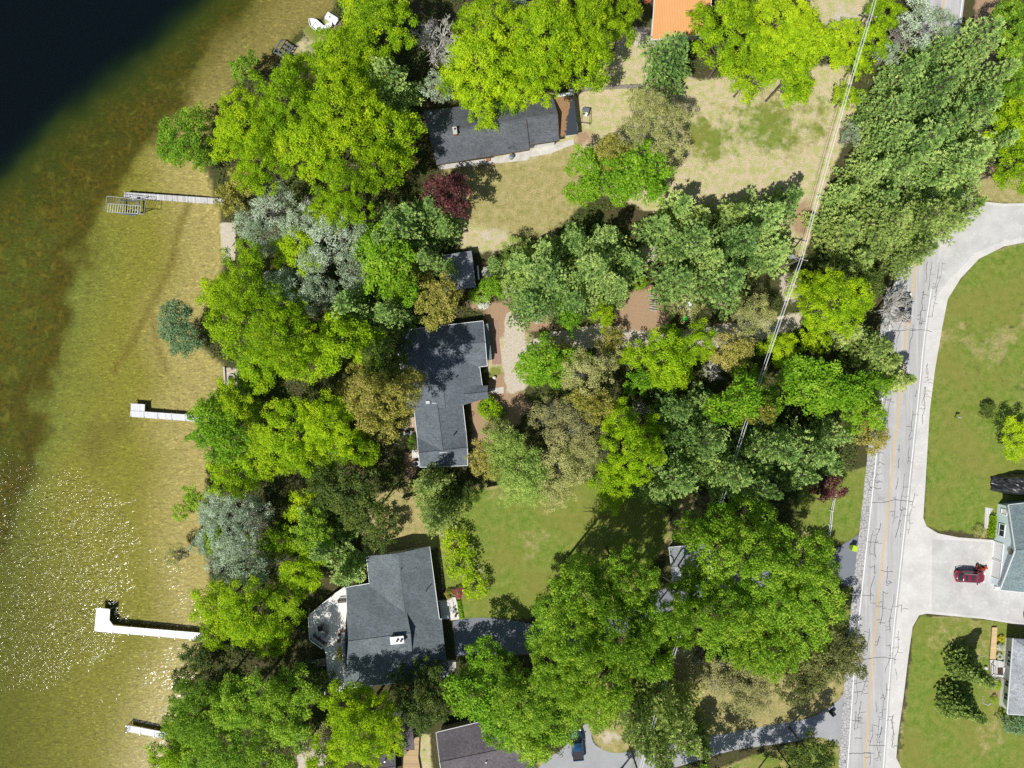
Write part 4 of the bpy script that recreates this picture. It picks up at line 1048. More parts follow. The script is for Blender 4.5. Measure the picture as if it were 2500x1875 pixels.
# ------------------------------------------------------------------ houses
def gable(house, A, B, C, D, R1, R2, ze, zr, roofm, wallm, inset=0.45, fascia='white', t=0.16, zb=0.0, walls=True, zeD=None, leafy=False):
    """A-B and D-C are the eaves, R1 (A/D end) to R2 (B/C end) the ridge; photo pixels as seen at those heights"""
    org = house.location
    zeD = ze if zeD is None else zeD
    a, b, c, d = P(*A, ze), P(*B, ze), P(*C, zeD), P(*D, zeD)
    r1, r2 = P(*R1, zr), P(*R2, zr)
    m = MB(org); m.slab([a, b, r2, r1], t); m.slab([d, c, r2, r1], t)
    roof = m.build('roof', roofm, house)
    # ridge cap, a hair proud of both slopes
    m = MB(org); m.bar(r1 + Vector((0, 0, 0.02)), r2 + Vector((0, 0, 0.02)), 0.22, 0.07); m.build('ridge_cap', roofm, roof)
    if fascia:
        m = MB(org); dz = Vector((0, 0, -0.10))
        def out(p, q, o): 
            n_ = ((p + q) / 2 - o); n_.z = 0; return n_.normalized() * 0.05
        cen = (a + b + c + d) / 4
        for p, q in ((a, b), (c, d), (a, r1), (r1, d), (b, r2), (r2, c)):
            oo = out(p, q, cen); m.bar(p + oo + dz, q + oo + dz, 0.07, 0.2)
        m.build('fascia', M[fascia], roof)
    if walls:
        cen = (a + b + c + d) / 4
        def ins(p):
            v = cen - p; v.z = 0; return Vector((p.x, p.y, 0)) + v.normalized() * inset * 1.4
        qa, qb, qc, qd = ins(a), ins(b), ins(c), ins(d)
        def onto(r, p, q):   # ridge end pulled onto the wall line
            n_ = Vector((q.y - p.y, p.x - q.x, 0)).normalized(); dd = (Vector((p.x, p.y, 0)) - Vector((r.x, r.y, 0))).dot(n_)
            return Vector((r.x, r.y, 0)) + n_ * dd
        e1 = onto(r1, qa, qd); e2 = onto(r2, qb, qc)
        m = MB(org); zt = ze - 0.02; zu = zeD - 0.02; zz = zr - t - 0.1
        V = [qa + Vector((0, 0, zb)), qb + Vector((0, 0, zb)), qc + Vector((0, 0, zb)), qd + Vector((0, 0, zb)),
             qa + Vector((0, 0, zt)), qb + Vector((0, 0, zt)), qc + Vector((0, 0, zu)), qd + Vector((0, 0, zu)), e1 + Vector((0, 0, zz)), e2 + Vector((0, 0, zz))]
        m.add(V, [(0, 1, 5, 4), (2, 3, 7, 6), (1, 2, 6, 9, 5), (3, 0, 4, 8, 7), (3, 2, 1, 0)])
        w = m.build('wall', wallm, house)
        return roof, (qa, qb, qc, qd)
    return roof, None

def wall_panel(house, p, q, u, z0, w, h, m, name, proud=0.05, sub=None, frame=True):
    """a window or door panel on the wall from p to q (xy), at distance fraction u"""
    org = house.location
    p = Vector((p.x, p.y, 0)); q = Vector((q.x, q.y, 0)); d = (q - p).normalized(); n_ = Vector((d.y, -d.x, 0))
    c = p.lerp(q, u)
    # outward = away from the house origin
    if n_.dot(c - Vector((house.location.x, house.location.y, 0))) < 0: n_ = -n_
    mb = MB(org)
    A = c - d * w / 2 + n_ * proud; B = c + d * w / 2 + n_ * proud
    f = 0.07
    if frame:
        for s_, e_ in ((A + Vector((0, 0, z0)), B + Vector((0, 0, z0))), (A + Vector((0, 0, z0 + h)), B + Vector((0, 0, z0 + h))),
                       (A + Vector((0, 0, z0)), A + Vector((0, 0, z0 + h))), (B + Vector((0, 0, z0)), B + Vector((0, 0, z0 + h)))):
            mb.bar(s_, e_, 0.12, 0.1)
        if name == 'window' and w > 1.0:
            mb.bar(c + n_ * proud + Vector((0, 0, z0)), c + n_ * proud + Vector((0, 0, z0 + h)), 0.08, 0.08)
        o = mb.build(name, M['white'], house)
        mb = MB(org); A2 = A - n_ * 0.01; B2 = B - n_ * 0.01
        mb.add([A2 + Vector((0, 0, z0)), B2 + Vector((0, 0, z0)), B2 + Vector((0, 0, z0 + h)), A2 + Vector((0, 0, z0 + h))], [(0, 1, 2, 3)])
        mb.build('pane' if name == 'window' else 'panel', m, o)
        return o

def house_at(name, label, cat, px, py, grp=None):
    p = P(px, py, 0); return thing(name, label, cat, (p.x, p.y, 0), 0, grp)

# --- the long dark cottage
h1 = house_at('cottage', 'long cottage under a blue-black shingle roof with leaf-strewn metal annex', 'house', 1210, 315)
org = h1.location
r, w = gable(h1, (1034, 271), (1349, 235), (1365, 343), (1064, 388), (1048, 328), (1361, 277), 2.6, 4.0, M['roof1'], M['wall_white'], fascia='wood_dark')
m = MB(org); m.slab([P(1049, 330, 3.98), P(1285, 291.5, 3.98), P(1293, 366, 2.42), P(1066, 403, 2.42)], 0.16)
m.build('roof', M['roof1'], h1)
m = MB(org); m.bar(P(1285, 291, 3.95), P(1293.5, 366, 2.42), 0.08, 0.22); m.bar(P(1066, 403.5, 2.36), P(1293, 366.5, 2.36), 0.08, 0.16); m.build('fascia', M['wood_dark'], h1)
m = MB(org); m.slab([P(1353, 238, 2.35), P(1401, 232, 2.1), P(1411, 327, 2.1), P(1366, 332.5, 2.35)], 0.12)
ax = m.build('annex_roof', M['roof_leafy'], h1)
# leaves lie thickest along the inner side of the annex roof
bm = bmesh.new(); bm.from_mesh(ax.data); bmesh.ops.subdivide_edges(bm, edges=bm.edges[:], cuts=10, use_grid_fill=True); bm.to_mesh(ax.data); bm.free()
la = ax.data.attributes.new('leafy', 'FLOAT', 'POINT')
i0 = P(1360, 285, 2.2) - org
la.data.foreach_set('value', np.array([max(0.0, min(1.0, 1.0 - (v.co.x - i0.x + 0.12 * (v.co.y - i0.y)) / 3.0 + 0.10 * (v.co.y - i0.y))) for v in ax.data.vertices], dtype=np.float32))
m = MB(org); q = [P(1356, 243, 0), P(1397, 238, 0), P(1408, 330, 0), P(1370, 335, 0)]; m.prism([(v.x, v.y) for v in q], 0, 2.0); aw = m.build('wall', M['wall_white'], h1)
m = MB(org); c = P(1111, 321, 4.3); m.obox(c, (0.99, 0.13), 0.26, 0.5, 3.4, 4.65); ch = m.build('chimney', M['brick'], h1)
m = MB(org); m.obox(c, (0.99, 0.13), 0.32, 0.56, 4.65, 4.73); m.build('chimney_cap', M['concrete'], ch)
m = MB(org); m.cyl((c.x, c.y + .2), 0.13, 4.73, 4.95, 10); m.build('flue', M['black'], ch)
m = MB(org); m.cyl(P(1053, 278, 3.0), 0.16, 2.7, 3.3, 10); m.build('roof_vent', M['alu'], h1)
m = MB(org); c = P(1242, 362, 3.0); m.tube([c + Vector((0, 0, -0.4)), c + Vector((0, 0, 0.5)), c + Vector((0.5, -0.2, 0.8))], 0.035, 5)
m.tube([c + Vector((0.5, -0.2, 0.8)), P(1263, 367, 2.7)], 0.02, 4); m.build('service_mast', M['black'], h1)
for u_ in (0.2, 0.45, 0.7): wall_panel(h1, w[2], w[3], u_, 0.9, 1.2, 1.0, M['glass'], 'window')
struct(sheet('patio', [[(1068, 404), (1200, 386), (1290, 368), (1400, 340), (1402, 352), (1368, 365), (1345, 375), (1292, 384), (1290, 391), (1250, 395), (1160, 404), (1074, 414)]], 0.03, M['concrete']))
m = MB(); c = P(1249, 385); m.cyl(c, 0.34, 0, 0.75, 20); m.cyl(c, 0.36, 0.75, 0.8, 20, 0.2); tag(m.build('round_bin', M['alu_dark']), 'round grey metal bin on the cottage patio', 'bin')
c = P(1192, 391)
m = MB(); m.obox(c, (0.98, 0.15), 0.35, 0.22, 0.03, 0.25); tag(m.build('doorstep', M['brick']), 'red brick doorstep block on the cottage patio', 'step')

# --- L-shaped house
h2 = house_at('slate_roof_house', 'L-shaped house with slate blue shingle roof beside the gravel drive', 'house', 1085, 950)
org = h2.location
e, rr = 2.4, 3.75
gable(h2, (973, 808), (1179, 784), (1189, 893), (982, 916), (972, 858), (1184, 836), e, rr, M['roof2'], M['wall_tan'])
gable(h2, (978, 862), (993, 1005), (1180, 975), (1167, 862), (1070, 855), (1086, 995), 2.35, 3.6, M['roof2'], M['wall_tan'], fascia=None)
m = MB(org); m.bar(P(1171.5, 897, 2.3), P(1177.5, 941, 2.3), 0.07, 0.16); m.build('fascia', M['white'], h2)
r, w = gable(h2, (1108, 947), (1191, 941), (1193, 971), (1110, 995), (1112, 966), (1190.5, 958), 2.5, 3.0, M['roof2'], M['wall_tan'], fascia=None, zeD=2.3)
r, w = gable(h2, (1010, 985), (1024, 1112), (1142, 1100), (1128, 975), (1066, 985), (1081, 1104), 2.25, 3.42, M['roof2'], M['wall_tan'])
for u_ in (0.3, 0.7): wall_panel(h2, w[2], w[3], u_, 0.8, 1.3, 1.1, M['glass'], 'window')
gable(h2, (1019, 1068), (1137, 1052), (1141, 1136), (1026, 1140), (1022, 1107), (1140.5, 1094), 2.25, 3.40, M['roof2'], M['wall_tan'])
m = MB(org); m.slab([P(1180.5, 791, 2.15), P(1191.5, 790, 1.95), P(1201, 877, 1.95), P(1190, 878, 2.15)], 0.1); m.build('porch_roof', M['roof6'], h2)
m = MB(org); q = [P(1181, 796), P(1188, 796), P(1197, 876), P(1190, 878)]; m.prism([(v.x, v.y) for v in q], 0, 1.9); m.build('wall', M['wall_tan'], h2)
m = MB(org)
for x_, y_ in ((1114, 921), (1108, 1062)): c = P(x_, y_, 3.3); m.cyl(c, 0.1, 2.8, 3.7, 8)
m.build('roof_vent', M['black'], h2)
m = MB(org); c = P(1045, 982, 3.0); m.obox(c, (1, .1), 0.3, 0.22, 2.6, 3.4); m.build('flue', M['alu'], h2)
struct(sheet('brick_path', [[(1190, 786), (1214, 783), (1225, 889), (1202, 891)]], 0.03, M['brick_walk']))
struct(sheet('path', [[(1196, 950), (1230, 944), (1230, 960), (1197, 962)]], 0.026, M['concrete']))
struct(sheet('brick_patio', [[(990, 1022), (1013, 1018), (1022, 1085), (1018, 1110), (1010, 1085), (1006, 1052), (980, 1048), (982, 1038)]], 0.03, M['brick_tan']))
struct(sheet('path', [[(1006, 1086), (1020, 1086), (1024, 1118), (1006, 1118)]], 0.026, M['concrete_white']))
m = MB(); c = P(1018, 1131); m.obox(c, (1, 0.05), 0.38, 0.38, 0.02, 0.85); ac = m.build('air_conditioner', M['white'])
tag(ac, 'white boxy air conditioner with round fan by the L-shaped slate-roofed house', 'air conditioner')
m = MB(); m.cyl(c, 0.3, 0.85, 0.875, 20); m.build('fan_grille', M['black'], ac)
def grill_(px, py, lab, ang=0):
    c = P(px, py); o = thing('barbecue_grill', lab, 'grill', (c.x, c.y, 0), ang)
    m = MB(); m.box(-0.65, 0.65, -0.28, 0.28, 0.78, 0.88); m.box(-0.3, 0.3, -0.25, 0.25, 0.1, 0.78); m.build('cabinet', M['alu_dark'], o)
    m = MB(); m.tube([(-0.32, 0, 0.98), (0.32, 0, 0.98)], 0.26, 12); m.build('hood', M['black'], o)
    for sx in (-0.28, 0.28):
        m = MB(); m.tube([(sx, -0.2, 0.07), (sx, -0.14, 0.07)], 0.07, 8); m.build('wheel', M['tyre'], o)
grill_(997, 1056, 'covered black grill on the tan brick patio', 0.1)
# hose ring
def ring(name, px, py, r, rad, z, mt, lab, cat, n=20):
    c = P(px, py); m = MB(); m.tube([(c.x + r * math.cos(2 * math.pi * k / n), c.y + r * math.sin(2 * math.pi * k / n), z) for k in range(n + 1)], rad, 6)
    return tag(m.build(name, mt), lab, cat)
ring('hose_ring', 1152, 1010, 0.36, 0.03, 0.05, M['black'], 'thin dark ring lying on the bare soil by the L-shaped house', 'ring')

# --- big house with the white deck
h3 = house_at('lake_house', 'large house with grey-blue shingle roofs, white chimney and a white sun deck', 'house', 985, 1510)
org = h3.location
r, w3 = gable(h3, (895, 1358), (909, 1500), (1068, 1500), (1048.6, 1334), (971, 1351), (990, 1500), 2.55, 3.9, M['wall_white'], M['wall_white'], fascia=None)
bpy.data.objects.remove(next(c for c in children(r)), do_unlink=True); bpy.data.objects.remove(r, do_unlink=True)
m = MB(org)      # one long slope falls to the driveway side, a short one to the lower garden
m.slab([P(895, 1358, 2.6), P(909, 1500, 2.6), P(990, 1500, 4.05), P(971, 1351, 4.05)], .16)
m.slab([P(971, 1351, 4.05), P(1048.6, 1334, 2.6), P(1072, 1512, 2.6), P(1078.5, 1511, 2.5), P(1086, 1583, 2.5), P(1003, 1594, 4.05)], .16)
m.slab([P(1003, 1594, 4.05), P(1086, 1583, 2.5), P(1096, 1648, 2.4), P(1010, 1660, 2.4)], .16)
rf3 = m.build('roof', M['roof3'], h3)
m = MB(org); m.bar(P(1049, 1334, 2.5), P(1073, 1511, 2.5), .08, .2); m.bar(P(894.5, 1358, 2.5), P(902, 1424, 2.5), .08, .2); m.bar(P(1096.5, 1648, 2.32), P(1010, 1660.5, 2.32), .08, .2); m.bar(P(1073, 1511.5, 2.45), P(1079, 1510.5, 2.45), .08, .2); m.build('fascia', M['white'], rf3)
r, w = gable(h3, (845, 1434), (978, 1414), (1011, 1662), (842, 1680), (850, 1567), (1003, 1547), 2.5, 4.95, M['roof3'], M['wall_white'], fascia=None)
m = MB(org); m.bar(P(845, 1433.5, 2.4), P(902, 1424, 2.4), .08, .2); m.bar(P(845, 1434, 2.4), P(850, 1541, 4.3), .07, .2); m.bar(P(842, 1680.5, 2.4), P(1011, 1662.5, 2.4), .08, .2); m.build('fascia', M['white'], r)
m = MB(org); q = [P(1000, 1500), P(1070, 1512), P(1090, 1640), P(1006, 1652)]; m.prism([(v.x, v.y) for v in q], 0, 2.3); m.build('wall', M['wall_white'], h3); w = [q[0], q[1], q[2], q[3]]
wall_panel(h3, w[1], w[2], 0.5, 0.05, 4.6, 2.1, M['white'], 'garage_door')
m = MB(org); m.slab([P(834, 1545, 2.45), P(853, 1542, 2.75), P(857, 1672, 2.75), P(842, 1690, 2.45)], 0.15); m.build('roof', M['roof3'], h3)
m = MB(org)
c = P(969.5, 1563, 5.6); m.obox(c, (0.99, 0.11), 0.95, 0.48, 3.6, 5.6); ch = m.build('chimney', M['concrete'], h3)
m = MB(org); m.obox(c, (0.99, 0.11), 1.03, 0.56, 5.6, 5.68); m.build('chimney_cap', M['white'], ch)
for dx in (0.05, 0.65):
    m = MB(org); cc = (c.x + dx, c.y + 0.05 * dx); m.cyl(cc, 0.11, 5.68, 5.95, 8); m.cyl(cc, 0.2, 5.95, 6.0, 8); m.build('flue', M['black'], ch)
for x_, y_ in ((980, 1388), (1041, 1443)):
    m = MB(org); m.cyl(P(x_, y_, 3.7), 0.07, 2.9, 4.3, 8); m.build('roof_vent', M['black'], h3)
wall_panel(h3, w3[3], w3[0], 0.3, 0.9, 1.4, 1.1, M['glass'], 'window'); wall_panel(h3, w3[3], w3[0], 0.75, 0.9, 1.4, 1.1, M['glass'], 'window')
# sun deck: raised platform with posts, boards, railing
def platform(name, lab, poly, z, bm_, parent=None, posts=True, th=0.14, cat='deck'):
    c = sum((P(x, y, z) for x, y in poly), Vector()) / len(poly)
    o = thing(name, lab, cat, (c.x, c.y, 0)) if parent is None else parent
    m = MB(o.location); m.prism([tuple(P(x, y, z)[:2]) for x, y in poly], z - th, z); m.build('boards', bm_, o)
    if posts:
        m = MB(o.location)
        for x, y in poly:
            q = P(x, y, z); v = (c - q); v.z = 0; q = q + v.normalized() * 0.3
            m.box(q.x - .06, q.x + .06, q.y - .06, q.y + .06, -0.6, z - th - 0.002)
        m.build('post', M['wood_grey'], o)
    return o
def railing(o, pts, z, hgt=0.95, mt='white', step=0.16, bal=True):
    m = MB(o.location)
    for i in range(len(pts) - 1):
        a, b = P(*pts[i], z), P(*pts[i + 1], z)
        m.bar(a + Vector((0, 0, hgt)), b + Vector((0, 0, hgt)), 0.1, 0.06); m.bar(a + Vector((0, 0, 0.12)), b + Vector((0, 0, 0.12)), 0.06, 0.05)
        n = max(1, int((b - a).length / 1.6))
        for k in range(n + 1): q = a.lerp(b, k / n); m.box(q.x - .05, q.x + .05, q.y - .05, q.y + .05, z, z + hgt + 0.05)
        if bal:
            n = max(1, int((b - a).length / step))
            for k in range(1, n): q = a.lerp(b, k / n); m.box(q.x - .018, q.x + .018, q.y - .018, q.y + .018, z + .14, z + hgt - .03)
    return m.build('railing', M[mt], o)
dk = platform('sun_deck', 'broad white board sun deck on the lake side of the big house', [(812, 1452), (842, 1432), (851, 1470), (856, 1545), (846, 1548), (846, 1690), (812, 1690), (799, 1650), (796, 1600), (788, 1576), (760, 1556), (755, 1500), (790, 1470)], 1.1, M['deck_white'])
railing(dk, [(812, 1454), (790, 1470), (757, 1500), (760, 1557), (790, 1578)], 1.1)
railing(dk, [(797, 1660), (797, 1690)], 1.1)
pl = platform('lower_platform', 'small grey wooden platform with glass rail, below the sun deck', [(752, 1616), (797, 1606), (797, 1626), (778, 1628), (776, 1650), (756, 1646)], 0.8, M['wood_grey'], cat='platform')
m = MB(pl.location)
for a_, b_ in (((752, 1616), (776, 1610)), ((752, 1616), (756, 1646))):
    a, b = P(*a_, 0.8), P(*b_, 0.8); m.add([a, b, b + Vector((0, 0, 0.9)), a + Vector((0, 0, 0.9))], [(0, 1, 2, 3)])
m.build('glass_panel', M['glass'], pl)
railing(pl, [(776, 1610), (752, 1616), (756, 1646)], 0.8, 0.92, 'white', bal=False)

def chair(px, py, z, ang, lab, grp='patio chairs on the sun deck', mt='alu_dark', s=1.0):
    c = P(px, py, z); o = thing('patio_chair', lab, 'chair', (c.x, c.y, z), ang, grp); o.scale = (s, s, s)
    m = MB(); m.cyl((0, 0), 0.27, 0.4, 0.44, 12); m.build('seat', M['wood_grey'], o)
    m = MB(); m.tube([(-0.24, 0.1, 0.44), (-0.26, 0.25, 0.8), (0, 0.33, 0.88), (0.26, 0.25, 0.8), (0.24, 0.1, 0.44)], 0.025, 5); m.tube([(-0.12, .2, .44), (-.13, .3, .84)], .012, 4); m.tube([(0.12, .2, .44), (.13, .3, .84)], .012, 4); m.build('backrest', M[mt], o)
    for sx in (-1, 1):
        for sy in (-1, 1):
            m = MB(); m.tube([(0.2 * sx, 0.2 * sy, 0.4), (0.25 * sx, 0.25 * sy, 0)], 0.02, 5); m.build('leg', M[mt], o)
    return o
for (x, y, a, l) in ((790, 1524, 0.3, 'grey patio chair at the top of the deck chair cluster'), (799, 1529, -1.2, 'grey patio chair on the house side of the deck cluster'), (795, 1537, 2.2, 'grey patio chair in the middle of the deck cluster'),
                  (800, 1542, -2.0, 'second lowest grey patio chair of the deck cluster'), (795, 1549, 3.0, 'lowest grey patio chair of the deck cluster')):
    chair(x, y, 1.1, a, l)
c = P(785, 1531, 1.1); o = thing('patio_table', 'small dark square table among the deck chairs', 'table', (c.x, c.y, 1.1), 0.2)
m = MB(); m.box(-.4, .4, -.4, .4, .68, .72); m.build('tabletop', M['black'], o)
for sx in (-1, 1):
    for sy in (-1, 1): m = MB(); m.box(.35 * sx - .025, .35 * sx + .025, .35 * sy - .025, .35 * sy + .025, 0, .68); m.build('leg', M['alu_dark'], o)
def bench(px, py, z, ang, lab, L=1.5, mt='wood_dark'):
    c = P(px, py, z); o = thing('bench', lab, 'bench', (c.x, c.y, z), ang)
    m = MB()
    for k in range(4): m.box(-L / 2, L / 2, -0.24 + k * .12, -0.15 + k * .12, .42, .46)
    m.build('seat', M[mt], o)
    m = MB()
    for k in range(3): m.box(-L / 2, L / 2, .26 + .02 * k, .29 + .02 * k, .55 + .13 * k, .64 + .13 * k)
    m.build('backrest', M[mt], o)
    for sx in (-1, 1):
        m = MB(); m.box(sx * (L / 2 - .08) - .03, sx * (L / 2 - .08) + .03, -.22, .28, 0, .419); m.build('leg', M[mt], o)
    return o
bench(788, 1564, 1.1, math.radians(-38), 'dark slatted bench inside the lower deck railing', 1.5)
bench(774, 1553, 1.1, math.radians(-38), 'dark slatted bench nearer the deck corner', 1.2)
bench(836, 1466, 1.1, math.radians(5), 'dark folding bench beside the house wall on the deck', 1.3)
def pot(px, py, z, lab, plant='dark', r=0.22, potm='red_tint'):
    c = P(px, py, z); o = thing('potted_plant', lab, 'plant', (c.x, c.y, z))
    m = MB(); m.cyl((0, 0), r * .75, 0, 0.38, 14, r); m.build('pot', M[potm], o)
    cm = get_tpl(plant, 1.2, 0)[0]; l = link(bpy.data.objects.new('foliage', cm), o); l.location = (0, 0, .55); s_ = r * 1.1 / 1.2; l.scale = (s_, s_, s_)
pot(834, 1539, 1.1, 'dark plant in a pot, topmost by the deck notch'); pot(844, 1538, 1.1, 'dark potted plant beside the house wall on the deck'); pot(830, 1547, 1.1, 'terracotta pot with red-brown plant by the deck notch', 'red')
pot(829, 1562, 1.1, 'dark potted plant above the yellow hedge')
# front porch of the big house
fp = platform('front_porch', 'white concrete front porch with steps between shrubs and driveway', [(1070, 1466), (1092, 1465), (1096, 1460), (1112, 1458), (1120, 1490), (1122, 1512), (1097, 1515), (1096, 1507), (1076, 1510)], 0.22, M['concrete_white'], posts=False, th=0.2, cat='porch')
m = MB(fp.location)
for k in range(3):
    q = [P(1074, 1467, .22), P(1089 - 4 * k, 1466, .22), P(1094 - 4 * k, 1502, .22), P(1078, 1503, .22)]
    m.prism([(v.x, v.y) for v in q], 0.222 + .16 * k, .38 + .16 * k)
m.build('step', M['concrete_white'], fp)
m = MB(fp.location); m.tube([P(1091, 1466, .3), P(1091, 1470, 1.1), P(1098, 1474, 1.1), P(1101, 1493, 1.1), P(1101, 1493, .25)], 0.035, 6); m.build('handrail', M['black'], fp)
m = MB(fp.location); q = [P(1078, 1504, .6), P(1094, 1502, .6), P(1095, 1509, .6), P(1079, 1511, .6)]; m.prism([(v.x, v.y) for v in q], .222, .9); m.build('side_wall', M['white'], fp)
chair(1110, 1491, 0.22, 1.5, 'dark chair on the white front porch', None, 'black', 0.9)
pot(1113, 1501, .22, 'small potted plant below the porch chair', 'dark', .2)
struct(sheet('path', [[(1092, 1612), (1113, 1611), (1113, 1630), (1108, 1640), (1098, 1645)]], 0.03, M['concrete']))

# --- brown-grey roofed house, cabin parts
h4 = house_at('brown_roof_house', 'house with brown-grey roof cut by the lower edge, by the drive', 'house', 1190, 1850)
gable(h4, (1065, 1789), (1235, 1748), (1316, 1895), (1090, 1960), (1074, 1862), (1275, 1820), 2.7, 4.1, M['roof4'], M['wall_tan'])
m = MB(h4.location); c = P(1187, 1858, 3.8); m.cyl(c, 0.09, 3.3, 4.3, 8); m.build('roof_vent', M['alu'], h4)
h5 = house_at('cabin', 'small cabin with grey roof squeezed between trees and tan deck', 'cabin', 988, 1785)
gable(h5, (962, 1738), (1000, 1735), (1012, 1829), (968, 1833), (965, 1788), (1008, 1787), 2.4, 3.2, M['roof4'], M['wall_dark'], fascia=None)
h6_ = house_at('shed', 'dark-roofed shed cut by the lower edge beside the tan deck', 'shed', 945, 1865)
gable(h6_, (925, 1845), (965, 1838), (968, 1905), (928, 1912), (927, 1878), (966, 1872), 2.2, 2.7, M['roof4'], M['wall_dark'], fascia=None)
m = MB(h6_.location); c = P(940, 1857, 2.7); m.cyl(c, 0.1, 2.3, 3.1, 8); m.build('roof_vent', M['alu'], h6_)
d4 = platform('wooden_deck', 'tan wooden deck between the small cabin and the brown-grey house', [(980, 1832), (1012, 1830), (1011, 1798), (1024, 1798), (1021, 1850), (1030, 1900), (982, 1905)], 0.5, M['deck_tan'])
chair(992, 1834, 0.5, 2.0, 'white chair on the tan wooden deck', None, 'white', 0.9)
c = P(742, 1799); o = thing('picnic_table', 'white picnic table between the lower shoreline trees', 'table', (c.x, c.y, 0), 0.1)
m = MB(); m.box(-1.1, 1.1, -.4, .4, .7, .75); m.build('tabletop', M['white'], o)
for s_ in (-1, 1): m = MB(); m.box(-1.1, 1.1, .65 * s_ - .13, .65 * s_ + .13, .42, .46); m.build('seat', M['white'], o)
for s_ in (-1, 1): m = MB(); m.bar((.8 * s_, -.7, 0), (.8 * s_, .2, .69), .08); m.bar((.8 * s_, .7, 0), (.8 * s_, -.2, .69), .08); m.build('leg', M['wood_grey'], o)

# --- orange metal roof
h7 = house_at('orange_roof_house', 'white-walled building with ribbed orange metal roof at the top edge', 'house', 1655, 10)
gable(h7, (1591, 97), (1735, 80), (1742, -240), (1618, -230), (1603, -70), (1738, -78), 3.0, 4.6, M['roof_orange'], M['wall_white'])
m = MB(h7.location)
q = [P(1572, 8, .5), P(1590, 6, .5), P(1592, -20, .5), P(1572, -18, .5)]; m.prism([(v.x, v.y) for v in q], .3, .5); m.build('porch', M['red_tint'], h7)

# --- pale blue garage house
h8 = house_at('blue_garage_house', 'pale blue house with two white garage doors and a green-grey roof', 'house', 2490, 1335)
r, w = gable(h8, (2463, 1233), (2680, 1208), (2660, 1462), (2443, 1440), (2480, 1344), (2690, 1332), 2.8, 5.3, M['roof6'], M['wall_blue'], inset=0.3)
p0, p1 = w[3], w[0]
wall_panel(h8, p0, p1, 0.19, 0.05, 2.7, 2.1, M['white'], 'garage_door'); wall_panel(h8, p0, p1, 0.42, 0.05, 2.7, 2.1, M['white'], 'garage_door')
wall_panel(h8, p0, p1, 0.69, 0.9, 1.9, 1.2, M['glass'], 'window'); wall_panel(h8, p0, p1, 0.92, 1.0, 0.8, 1.2, M['white'], 'window')
d_ = (p1 - p0).normalized(); n_ = Vector((-d_.y, d_.x, 0)); n_ = n_ if n_.x < 0 else -n_
c = p0.lerp(p1, 0.47) + n_ * 0.06 + Vector((0, 0, 3.75)); m = MB(h8.location); m.tube([c, c + n_ * 0.1], 0.45, 20); m.build('gable_vent', M['wood_grey'], h8)
# --- pale grey hip roof
h9 = house_at('hip_roof_house', 'pale blue-white house with pale grey hip roof, wooden ramp at its door', 'house', 2500, 1650)
m = MB(h9.location); e9, z9 = 2.7, 4.1
m.slab([P(2473, 1559, e9), P(2459, 1742, e9), P(2535, 1690, z9), P(2545, 1612, z9)], .16)
m.slab([P(2473, 1559, e9), P(2700, 1575, e9), P(2640, 1620, z9), P(2545, 1612, z9)], .16)
m.slab([P(2459, 1742, e9), P(2690, 1756, e9), P(2630, 1700, z9), P(2535, 1690, z9)], .16)
m.slab([P(2700, 1575, e9), P(2690, 1756, e9), P(2630, 1700, z9), P(2640, 1620, z9)], .16)
m.add([P(2535, 1690, z9), P(2545, 1612, z9), P(2640, 1620, z9), P(2630, 1700, z9)], [(0, 3, 2, 1)])
rf = m.build('roof', M['roof7'], h9)
m = MB(h9.location); m.bar(P(2473, 1558.5, e9 - .06), P(2458.5, 1742, e9 - .06), .1, .16); m.bar(P(2459, 1743, e9 - .06), P(2690, 1757, e9 - .06), .1, .16); m.build('gutter', M['white'], rf)
m = MB(h9.location); q = [P(2455, 1556), P(2439, 1720), P(2640, 1735), P(2650, 1572)]; m.prism([(v.x, v.y) for v in q], 0, 2.68); m.build('wall', M['wall_white'], h9)
for u_ in (0.2, 0.33, 0.63, 0.82): wall_panel(h9, q[0], q[1], u_, 0.9, 1.1, 1.2, M['glass'], 'window')
wall_panel(h9, q[0], q[1], 0.48, 0.4, 0.95, 2.05, M['white'], 'door')
rp = platform('wooden_ramp', 'new yellow wooden ramp along the flower bed by the hip-roofed house', [(2423, 1532), (2435, 1532), (2431, 1610), (2417, 1609)], 0.35, M['ramp_tan'], cat='ramp')
pc = platform('porch', 'weathered grey wooden porch at the foot of the ramp', [(2417, 1611), (2431, 1612), (2452, 1616), (2450, 1655), (2420, 1653)], 0.4, M['dock_grey'], cat='porch')
railing(pc, [(2420, 1621), (2419, 1652), (2449, 1656)], .4, .9, 'wood_grey', bal=False)
m = MB(pc.location); c = P(2442, 1638, .4); m.obox(c, (1, .02), .42, .55, .402, .415); m.build('doormat', M['wood_dark'], pc)
# --- little shed
h10 = house_at('grey_shed', 'small square shed with grey roof beside dry grass, tree shadow across it', 'shed', 1122, 657)
gable(h10, (1080, 623), (1151, 612), (1162, 701), (1083, 710), (1081, 666), (1157, 656), 2.1, 2.75, M['roof_shed'], M['wall_dark'], fascia=None)
m = MB(h10.location); c = P(1096, 655, 3.0); m.obox(c, (1, 0), .18, .22, 2.3, 3.0); m.build('chimney', M['brick'], h10)
c = P(1168, 667); m = MB(); m.bar(c + Vector((-.1, 1.1, .5)), c + Vector((.1, -1.1, .5)), .25, .06); m.bar(c + Vector((0, 1, 0)), c + Vector((0, 1, .5)), .06); m.bar(c + Vector((0, -1, 0)), c + Vector((0, -1, .5)), .06)
tag(m.build('plank_bench', M['white']), 'narrow white plank bench against the small grey shed', 'bench')
